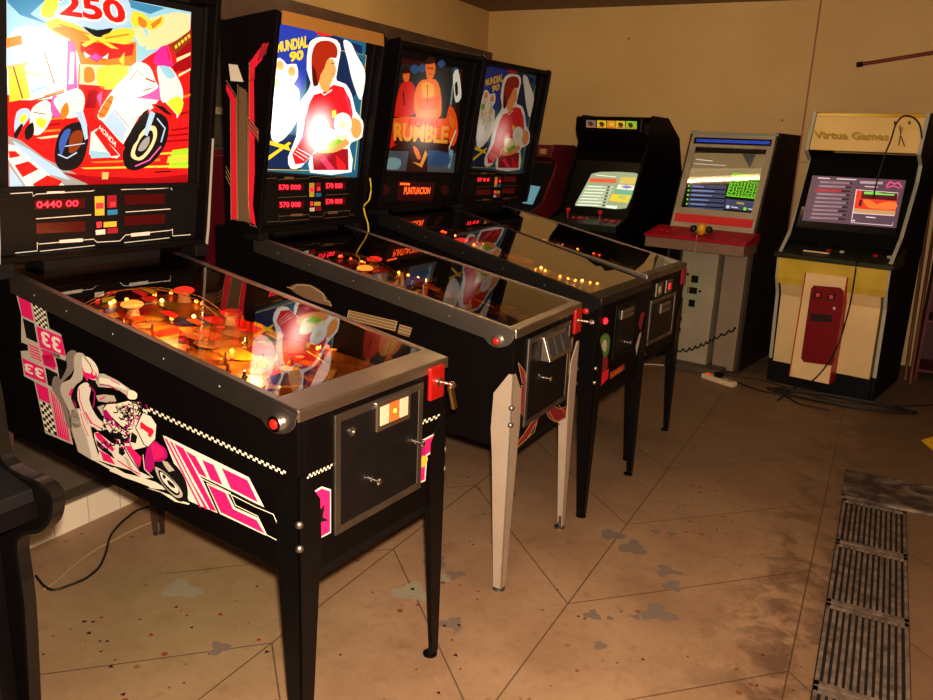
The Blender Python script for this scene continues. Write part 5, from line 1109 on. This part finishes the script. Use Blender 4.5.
TC = dict(ye=(.75, .55, .04), or_=(.8, .30, .03), gr=(.35, .6, .04), gy=(.22, .18, .15), dk=(.08, .05, .01), lg=(.55, .62, .42), wh=(.75, .8, .62), red=(.65, .12, .05), li=(.45, .52, .38), pu=(.25, .12, .4), tan=(.6, .45, .12), te=(.15, .4, .25), bg=(.30, .36, .22))
a = Art(r, (0, .27, 1.7), (0, -1, 0), backlit('marquee pictures ', TC, .55), off=.001, lay=.0005); kc = (5.833, 570, 110)
for j, (x0, x1, c) in enumerate(((94,152,'gy'),(158,212,'ye'),(216,266,'or_'),(268,322,'ye'),(326,390,'gr'))):
    a.poly(c, [(x0,58+j*1.5),(x1,60+j*1.5),(x1,104+j*2),(x0,102+j*2)], k=kc, L=1); a.poly('dk' if j != 2 else 'ye', [(x0+12,74+j*2),(x0+30,66+j*2),(x0+44,84+j*2),(x0+26,96+j*2)], 2, k=kc, L=2); a.line('red', [(x0+6, 96+j*2), (x1-8, 98+j*2)], 1, k=kc, L=3)
a.build('marquee_pictures', r, 'row of small yellow game pictures')
bn = Vector((0, -.395, .16)).normalized(); bp0 = Vector((0, .20, 1.2325))
a = screen_art(r, bp0, bn, backlit('list screen ', TC, .95)); a.off = .004
a.poly('bg', [(128,372),(180,362),(290,362),(380,368),(418,382),(400,430),(330,574),(270,580),(160,568),(30,552),(70,480)], 0, k=kc, L=1)
a.poly('red', [(120,398),(276,404),(270,428),(112,420)], k=kc, L=2)
for j in range(7):
    y = 440+j*18; x0 = 98-j*10; a.poly('li', [(x0, y), (258-j*8, y+6), (254-j*8, y+19), (x0-6, y+12)], k=kc, L=2); a.line('wh', [(x0+8, y+5), (190-j*6+8*((j*3) % 4), y+10)], .9, k=kc, L=3); a.poly('dk', [(222-j*5, y+5), (236-j*5, y+6), (232-j*5, y+16), (218-j*5, y+14)], k=kc, L=3)
a.line('wh', [(150,380),(270,392)], .8, k=kc, L=2)
for c, q in (('tan',[(300,392),(404,396),(394,436),(288,430)]), ('wh',[(284,436),(390,444),(376,470),(272,462)]), ('pu',[(296,448),(330,440),(374,452),(330,462)]), ('te',[(270,464),(376,474),(360,500),(258,490)]), ('ye',[(250,490),(358,500),(336,544),(226,530)]), ('te',[(280,504),(330,500),(346,530),(300,524)]), ('wh',[(214,556),(280,562),(270,578),(208,570)])): a.poly(c, q, 0, k=kc, L=2)
a.build('screen_picture', r, 'curved screen with a pale green game list')

# ---- red cabinet, half hidden
r = thing('arcade_cabinet', 'dark red arcade cabinet half hidden behind the farthest pinball backbox', 'arcade cabinet', (-.05, 4.36, 0), math.radians(-9), 'arcade cabinets along the back wall')
side = [(.20, 0), (.20, .8), (-.02, .95), (.0, 1.03), (.17, 1.10), (.32, 1.34), (.33, 1.39), (.24, 1.44), (.28, 1.535), (.60, 1.535), (.88, 1.38), (.98, 1.1), (.98, 0)]
for xx in (-.31, .29): MB().prism(side, 0, xx, xx+.02).build('side_panel', maroon, r, bevel=.003)
MB().prism([(.25, 1.44), (.29, 1.53), (.60, 1.53), (.60, 1.40), (.34, 1.40)], 0, -.29, .29).build('marquee_head', maroon, r, bevel=.003)
MB().prism([(.22, 0), (.21, .82), (.5, .82), (.5, 0)], 0, -.29, .29).build('front_panel', maroon, r)
MB().prism([(.17, 1.06), (.31, 1.39), (.5, 1.39), (.5, 1.06)], 0, -.29, .29).build('bezel', black_dull, r)
MB().prism([(-.01, .96), (0, 1.0), (.19, 1.07), (.4, 1.07), (.4, .82), (.2, .82)], 0, -.29, .29).build('control_panel', black_dull, r)
a = screen_art(r, (0, .235, 1.2), Vector((0, -.33, .14)).normalized(), lambda c: emi('pale blue screen', (.2, .45, .55), .45)); a.off = .006
a.poly('x', [(500, 180), (541, 187), (533, 205), (496, 200)], L=1); a.build('screen_picture', r)
MB().box((.20, .25, 1.46), (.255, .27, 1.50)).build('badge', pbr('gold badge', (.4, .25, .08), .4), r)

# ------------------------------------------------------------------ foreground black cabinet, seen at the left edge
r = thing('arcade_cabinet', 'black arcade cabinet with curved side edge cut off at the left', 'arcade cabinet', (.9, -1.05, 0), 0, 'arcade cabinets along the back wall')
del r['group']
YS = -.42
fq = [local_on(r, p_, (0, YS+1.05, 0), (0, 1, 0)) for p_ in ((-14, 330), (-6, 370), (0, 397), (4, 425), (10, 452), (20, 466), (36, 475), (50, 481), (60, 490), (61.5, 502), (58, 516), (49, 524), (38, 526), (29, 530), (26, 545), (33, 600), (38, 700))]
pr = smooth_poly([(q.x, q.z) for q in fq], 3, False); I_ = lambda i: i*3
top = [(pr[0][0]-.02, 1.25), (pr[0][0]-.15, 1.72), (-.55, 1.75), (-.55, .0), (pr[-1][0]+.0, 0)]
outline = pr[::-1]+top[0:3]+[(-.75, 1.5), (-.75, 0), (pr[-1][0], 0)]
yl = YS+1.05
sp2 = MB().prism(outline, 1, yl-.022, yl).build('side_panel', black_cab, r)
offs_ = []
for i, (x, z) in enumerate(pr):
    a_ = pr[max(0, i-1)]; b_ = pr[min(len(pr)-1, i+1)]; d_ = Vector((b_[0]-a_[0], b_[1]-a_[1])).normalized(); offs_.append((x-d_.y*.008, z+d_.x*.008))
e = MB(); e._strip(pr, offs_, 1, yl-.024, yl+.002); e.build('edge_moulding', pbr('glossy black moulding', (.008, .007, .006), .2), sp2, smooth=True)
xn = pr[27][0]
MB().prism([(pr[12][0]-.01, pr[12][1]-.015), (pr[21][0]-.02, pr[21][1]-.012), (xn-.045, pr[27][1]-.0), (xn-.045, pr[27][1]-.03), (xn-.09, pr[27][1]-.05), (pr[12][0]-.3, pr[27][1]-.05), (pr[12][0]-.3, pr[12][1])], 1, -.0, yl-.022).build('control_panel', black_dull, r, bevel=.003)
MB().box((xn-.05, 0, pr[27][1]-.035), (xn-.042, yl-.022, pr[27][1]+.0)).build('panel_trim', black_cab, r)
xf = pr[-1][0]-.03; zf = pr[36][1]-.03
fp = MB().box((xf-.5, 0, 0), (xf, yl-.022, zf)).build('front_panel', black_cab, r, bevel=.003)
cd_ = MB().box((xf, .22, .22), (xf+.008, yl-.06, zf-.14)).build('coin_door', dark_metal, fp, bevel=.002)
cdz = zf-.30
MB().box((xf+.008, .44, cdz), (xf+.011, .535, cdz+.022)).build('white_tag', pbr('white tag', (.75, .72, .6), .4), cd_)
for z_ in (cdz+.09, cdz-.07): MB().lathe([(.007, 0), (.006, .003), (0, .004)], (xf+.008, .545, z_), (1, 0, 0), 10).build('screw', chrome, cd_)
MB().prism([(pr[6][0]-.05, pr[9][1]), (pr[0][0]-.05, 1.5), (pr[0][0]-.25, 1.6), (pr[0][0]-.25, pr[9][1])], 1, 0, yl-.022).build('monitor_face', pbr('dark glossy face', (.008, .008, .008), .15), r)

# ------------------------------------------------------------------ maroon cabinet behind machines 1 and 2
r = thing('cupboard', 'maroon cupboard on the kerb between first and second backbox', 'cupboard', (-.42, 1.78, .118), 0)
MB().box((-.24, -.30, 0), (.12, .36, 1.33)).build('carcass', maroon, r, bevel=.004)
MB().box((.12, -.28, .05), (.138, .34, 1.30)).build('door', pbr('dark maroon door', (.10, .006, .014), .4), r, bevel=.004)
MB().box((-.2, -.2, 1.33), (.1, .3, 1.34)).build('top_cloth', pbr('dark grey cloth', (.05, .05, .045), .8), r)

# ------------------------------------------------------------------ things by the right edge
r = thing('shelf_unit', 'dark maroon shelf unit at the right edge behind the leaning poles', 'shelf', (3.12, 5.34, 0))
MB().box((-.14, -.2, 0), (-.12, .2, 1.62)).build('side_board', maroon, r); MB().box((.50, -.2, 0), (.52, .2, 1.62)).build('side_board', maroon, r); MB().box((-.12, .18, 0), (.5, .2, 1.62)).build('back_board', pbr('deep maroon board', (.06, .006, .01), .5), r)
for z_ in (.06, .42, .80, 1.18, 1.58): MB().box((-.12, -.2, z_), (.5, .18, z_+.02)).build('shelf_board', maroon, r)
wood = pbr('dark pole wood', (.16, .06, .03), .5, var=.3)
for (pa, pb, lb) in (((2.925, 5.06, 0), (2.885, 5.53, 1.50), 'brown wooden pole leaning right behind the cream cabinet, left one'), ((2.955, 4.98, 0), (2.935, 5.52, 1.62), 'brown wooden pole leaning behind the cream cabinet, nearer the shelf unit')):
    o = MB().cyl(pa, pb, .012, 10).build('wooden_pole', wood, smooth=True); tag(o, lb, 'pole', 'wooden poles leaning on the back wall')
# rod fixed on the wall
r = thing('metal_rod', 'dark red metal rod fixed slantwise on the back wall, top right', 'rod', (2.283, YB-.019, 2.197))
MB().tube([(-.01, 0, -.002), (.9, 0, .15)], .013, 10).build('rod', pbr('dull red paint', (.22, .035, .02), .5, var=.3), r, smooth=True)
MB().tube([(-.022, 0, -.004), (.02, 0, .003)], .018, 10).build('end_cap', black_dull, r, smooth=True)
MB().box((.42, 0, .06), (.45, .019, .085)).build('bracket', black_dull, r)

# cable hung over the marquee
bl = [(922,140),(920,126),(914,118),(904,116),(896,124),(891,140),(886,152)]
P_m = Vector((0, 4.30+.195, 1.6))
wp = []
for q in bl:
    d = ray(q); t = (P_m.y-.012-CO.y)/d.y; wp.append(CO+d*t)
for q in ((880,170),(876,185),(872,205),(868,222),(864,240)):
    d = ray(q); t = (4.49-CO.y)/d.y; wp.append(CO+d*t)
for q in ((857,262),(855,275),(851,300),(846,320)):
    d = ray(q); t = (4.17-CO.y)/d.y; wp.append(CO+d*t)
for q in ((838,345),(826,366),(812,381)):
    d = ray(q); t = (4.155-CO.y)/d.y; wp.append(CO+d*t)
for q in ((800,384),(792,390),(778,400)):
    d = ray(q); t = (.008-CO.z)/d.z; wp.append(CO+d*t)
tag(MB().tube(smooth_poly([tuple(p_) for p_ in wp], 4, False), .005, 8).build('cable', rubber, smooth=True), 'black cable draped over the sign and down the front of the cream cabinet', 'cable')
def floor_cable(px, r_, m, label, z=None):
    pts = []
    for q in px:
        d = ray(q); t = (r_-CO.z)/d.z; p_ = CO+d*t; pts.append((p_.x, p_.y, r_+.0005))
    o = MB().tube(smooth_poly(pts, 5, False), r_, 8).build('cable', m, smooth=True); tag(o, label, 'cable'); return o
floor_cable([(151,506),(138,510),(128,517),(118,526),(110,537),(106,552),(100,566),(92,574),(83,580),(68,586),(54,590),(44,586),(36,576)], 0.0045, rubber, 'black power cable curling on the floor behind the first pinball machine')
floor_cable([(157,520),(135,529),(114,540),(92,552),(71,568),(55,582),(43,590)], .003, pbr('tan lead', (.34, .24, .14), .6), 'thin tan cable on the floor beside the black power cable')
floor_cable([(672,368),(690,366),(720,374),(760,380),(800,392),(830,400),(860,404),(900,406),(933,405)], .004, rubber, 'long thin black cable along the foot of the arcade cabinets')
coil = []
for j in range(60):
    a_ = j/59*2*PI*3.6; rr3 = 1-.10*math.sin(a_*.37); coil.append((2.54+.40*rr3*math.cos(a_)+.03*math.sin(a_*.5), 4.19+.085*rr3*math.sin(a_)+.015*math.cos(a_*.61), .007+.0013*(j/6)))
tag(MB().tube(smooth_poly(coil, 3, False), .0065, 8).build('cable_coil', rubber, smooth=True), 'loose coil of black cable on the floor before the cream cabinet', 'cable')
r = thing('power_strip', 'cream power strip with red switch on the floor by the beige cabinet', 'power strip', (1.78, 4.19, 0), math.radians(-28))
MB().box((-.13, -.03, 0), (.13, .03, .035)).build('strip_body', pbr('cream plastic', (.68, .55, .38), .4), r, bevel=.006)
MB().box((-.11, -.014, .035), (-.075, .014, .041)).build('switch', emi('switch red', (.9, .1, .02), .6), r, bevel=.003)
for x_ in (-.03, .03, .09): MB().lathe([(.02, 0), (.02, .002), (.016, .002), (.016, .0005)], (x_, 0, .035), n=16).build('socket', pbr('socket shade', (.35, .28, .2), .5), r)
MB().box((-.03, -.02, .037), (.02, .018, .07)).build('plug', black_dull, r, bevel=.005)
floor_cable([(640,364),(660,365),(690,369),(712,374),(722,378)], .004, pbr('white lead', (.6, .5, .38), .5), 'pale cable on the floor leading to the power strip')
floor_cable([(737,382),(752,388),(766,392),(785,396),(800,404),(830,410)], .005, rubber, 'black cable running from the power strip to the coil')
r = thing('plastic_wedge', 'yellow plastic floor wedge cut off by the right edge', 'wedge', (3.20, 3.55, 0), math.radians(20))
MB().prism([(-.15, 0), (.15, 0), (.15, .10), (.05, .09)], 1, -.08, .2).build('wedge_body', pbr('yellow wedge', (.75, .48, .03), .45), r, bevel=.004)

# ------------------------------------------------------------------ floor drain
grate_m = pbr('dirty steel grating', (.24, .185, .145), .6, .2, var=.5, vscale=25, dirt=(.09, .062, .047))
pit = pbr('dark gutter', (.012, .010, .009), .9)
tag(MB().box((2.648, -.6, .0004), (2.912, 2.56, .0012)).build('trim_7', pit), kind='structure')
ys = [2.545, 2.06, 1.54, 1.02, .50, -.02]
for j, (ya, yb) in enumerate(zip(ys, ys[1:])):
    m_ = MB(); x0, x1 = 2.652, 2.908
    m_.box((x0, yb+.004, .001), (x1, yb+.026, .010)); m_.box((x0, ya-.026, .001), (x1, ya-.004, .010)); m_.box((x0, yb, .001), (x0+.012, ya, .010)); m_.box((x1-.012, yb, .001), (x1, ya, .010))
    n_ = 11
    for q_ in range(n_):
        xc = x0+.018+(x1-x0-.036)*(q_+.5)/n_; m_.box((xc-.0055, yb+.02, .002), (xc+.0055, ya-.02, .009))
    o = m_.build('drain_grate', grate_m)
    tag(o, ['slatted steel drain grate next to the dusty cover plate', 'second slatted drain grate from the cover plate', 'third slatted drain grate from the cover plate', 'fourth slatted drain grate from the cover plate, nearest the camera', 'slatted drain grate below the picture edge'][j], 'drain grate', 'drain grates in the floor gutter')
    if j == 4: bpy.data.objects.remove(o)
def plate_mat():
    m, nt, out = new_mat('dusty cover plate'); b = nt.nodes.new('ShaderNodeBsdfPrincipled'); nt.links.new(b.outputs[0], out.inputs[0]); b.inputs['Roughness'].default_value = .7
    tc = nt.nodes.new('ShaderNodeTexCoord'); n = nt.nodes.new('ShaderNodeTexNoise'); n.inputs['Scale'].default_value = 7; n.inputs['Detail'].default_value = 8; n.inputs['Distortion'].default_value = 1.2; nt.links.new(tc.outputs['Object'], n.inputs['Vector'])
    rp = nt.nodes.new('ShaderNodeValToRGB'); e_ = rp.color_ramp.elements; e_[0].position = .42; e_[0].color = (.055, .038, .03, 1); e_[1].position = .68; e_[1].color = (.26, .21, .165, 1); nt.links.new(n.outputs['Fac'], rp.inputs[0]); nt.links.new(rp.outputs[0], b.inputs['Base Color']); return m
cv = MB(); cv.box((0, 0, .001), (.56, .36, .012)).box((.0, .0, .012), (.56, .018, .016)).box((0, .342, .012), (.56, .36, .016)).box((0, 0, .012), (.018, .36, .016))
o = cv.build('cover_plate', plate_mat(), bevel=.002, loc=(2.64, 2.565, 0)); tag(o, 'dark square cover plate smeared with pale dust at the drain end', 'cover plate')
# dried blotches on the slabs
rb_ = random.Random(9)
gum = pbr('grey blotch', (.20, .15, .12), .8); gum2 = pbr('faint blue blotch', (.30, .27, .19), .8); gum3 = pbr('dark drop', (.035, .02, .015), .6); gum4 = pbr('red drop', (.30, .03, .015), .6)
def blotch(px, rad, m, nm='stain', el=1.):
    d = ray(px); t = -CO.z/d.z; c0_ = CO+d*t; pts = []
    ph = rb_.uniform(0, 6)
    for k_ in range(16):
        a_ = 2*PI*k_/16; rr4 = rad*(1+.28*math.sin(3*a_+ph)+rb_.uniform(-.22, .22)); pts.append((c0_.x+rr4*math.cos(a_)*el, c0_.y+rr4*math.sin(a_)))
    pts = smooth_poly(pts, 2); mb_ = MB(); mb_.add([(x, y, .0006) for x, y in pts], [tuple(range(len(pts)))]); mb_.build(nm, m, fl)
for p_, rd in (((633, 548), .055), ((611, 535), .045), ((667, 571), .04), ((672, 586), .035), ((657, 613), .05), ((592, 615), .028), ((656, 532), .018), ((672, 534), .018), ((636, 617), .015), ((610, 618), .012), ((436, 562), .04), ((455, 575), .03), ((453, 624), .035), ((520, 470), .02), ((600, 645), .02), ((220, 648), .03)): blotch(p_, rd, gum)
for p_, rd in (((412, 592), .05), ((440, 578), .03), ((180, 590), .05)): blotch(p_, rd, gum2, el=1.3)
for i_ in range(36):
    blotch((rb_.choice((rb_.uniform(70, 275), rb_.uniform(405, 500))), rb_.uniform(585, 695)), rb_.uniform(.0025, .007), gum3 if i_ % 3 else gum4, 'spot')

# ------------------------------------------------------------------ lights
def tube_light(name, label, x0, x1, y, z, power, colr):
    r = thing(name, label, 'ceiling light', ((x0+x1)/2, y, z))
    L_ = (x1-x0)/2
    MB().prism([(-.05, .05), (.05, .05), (.035, .02), (-.035, .02)], 0, -L_, L_).build('housing', pbr('white lamp housing', (.7, .66, .58), .4), r)
    MB().cyl((-L_+.03, 0, 0), (L_-.03, 0, 0), .015, 12).build('tube', emi(name+' glow', colr, power), r, smooth=True)
    for sx in (-1, 1): MB().box((sx*(L_-.03)-.012, -.015, -.018), (sx*(L_-.03)+.012, .015, .03)).build('lamp_holder', pbr('white lamp housing', (.7, .66, .58), .4), r)
tube_light('fluorescent_light', 'long fluorescent tube on the ceiling above the arcade cabinets', -.5, 1.8, 3.2, ZC-.05, 28, (1, .72, .37))
tube_light('fluorescent_light', 'unseen fluorescent tube added on the ceiling as dim fill', 2.6, 3.8, .6, ZC-.05, 6, (1, .66, .34))  # unseen tube added as a dim warm fill for the room
def area(name, loc, target, size, energy, colr, sy=None):
    l = bpy.data.lights.new(name, 'AREA'); l.energy = energy; l.color = colr; l.size = size
    if sy: l.shape = 'RECTANGLE'; l.size_y = sy
    o = bpy.data.objects.new(name, l); col.objects.link(o); o.location = loc
    o.rotation_euler = (Vector(target)-Vector(loc)).to_track_quat('-Z', 'Y').to_euler(); return o
area('camera_flash', CO+cu*.06+cr*.02, CO+fw*3+cu*.06, .04, 125, (1, .80, .62))
# glow of the lamps inside the cabinets
for i, (e_, us) in {1: (4.2, (.45, .8)), 2: (.5, (.5, .85)), 3: (.4, (.5,)), 4: (.4, (.5,))}.items():
    for u in us:
        l = bpy.data.lights.new('playfield_lamp', 'POINT'); l.energy = e_*.45; l.color = (1, .42, .12); l.shadow_soft_size = .03
        o = bpy.data.objects.new('playfield_lamp', l); col.objects.link(o); o.parent = roots[i]; o.location = (-u, W*.5, pf_pt(u)+.065)
w = bpy.data.worlds.new('world'); C.world = w; w.use_nodes = True
w.node_tree.nodes['Background'].inputs[0].default_value = (.5, .35, .22, 1); w.node_tree.nodes['Background'].inputs[1].default_value = .02
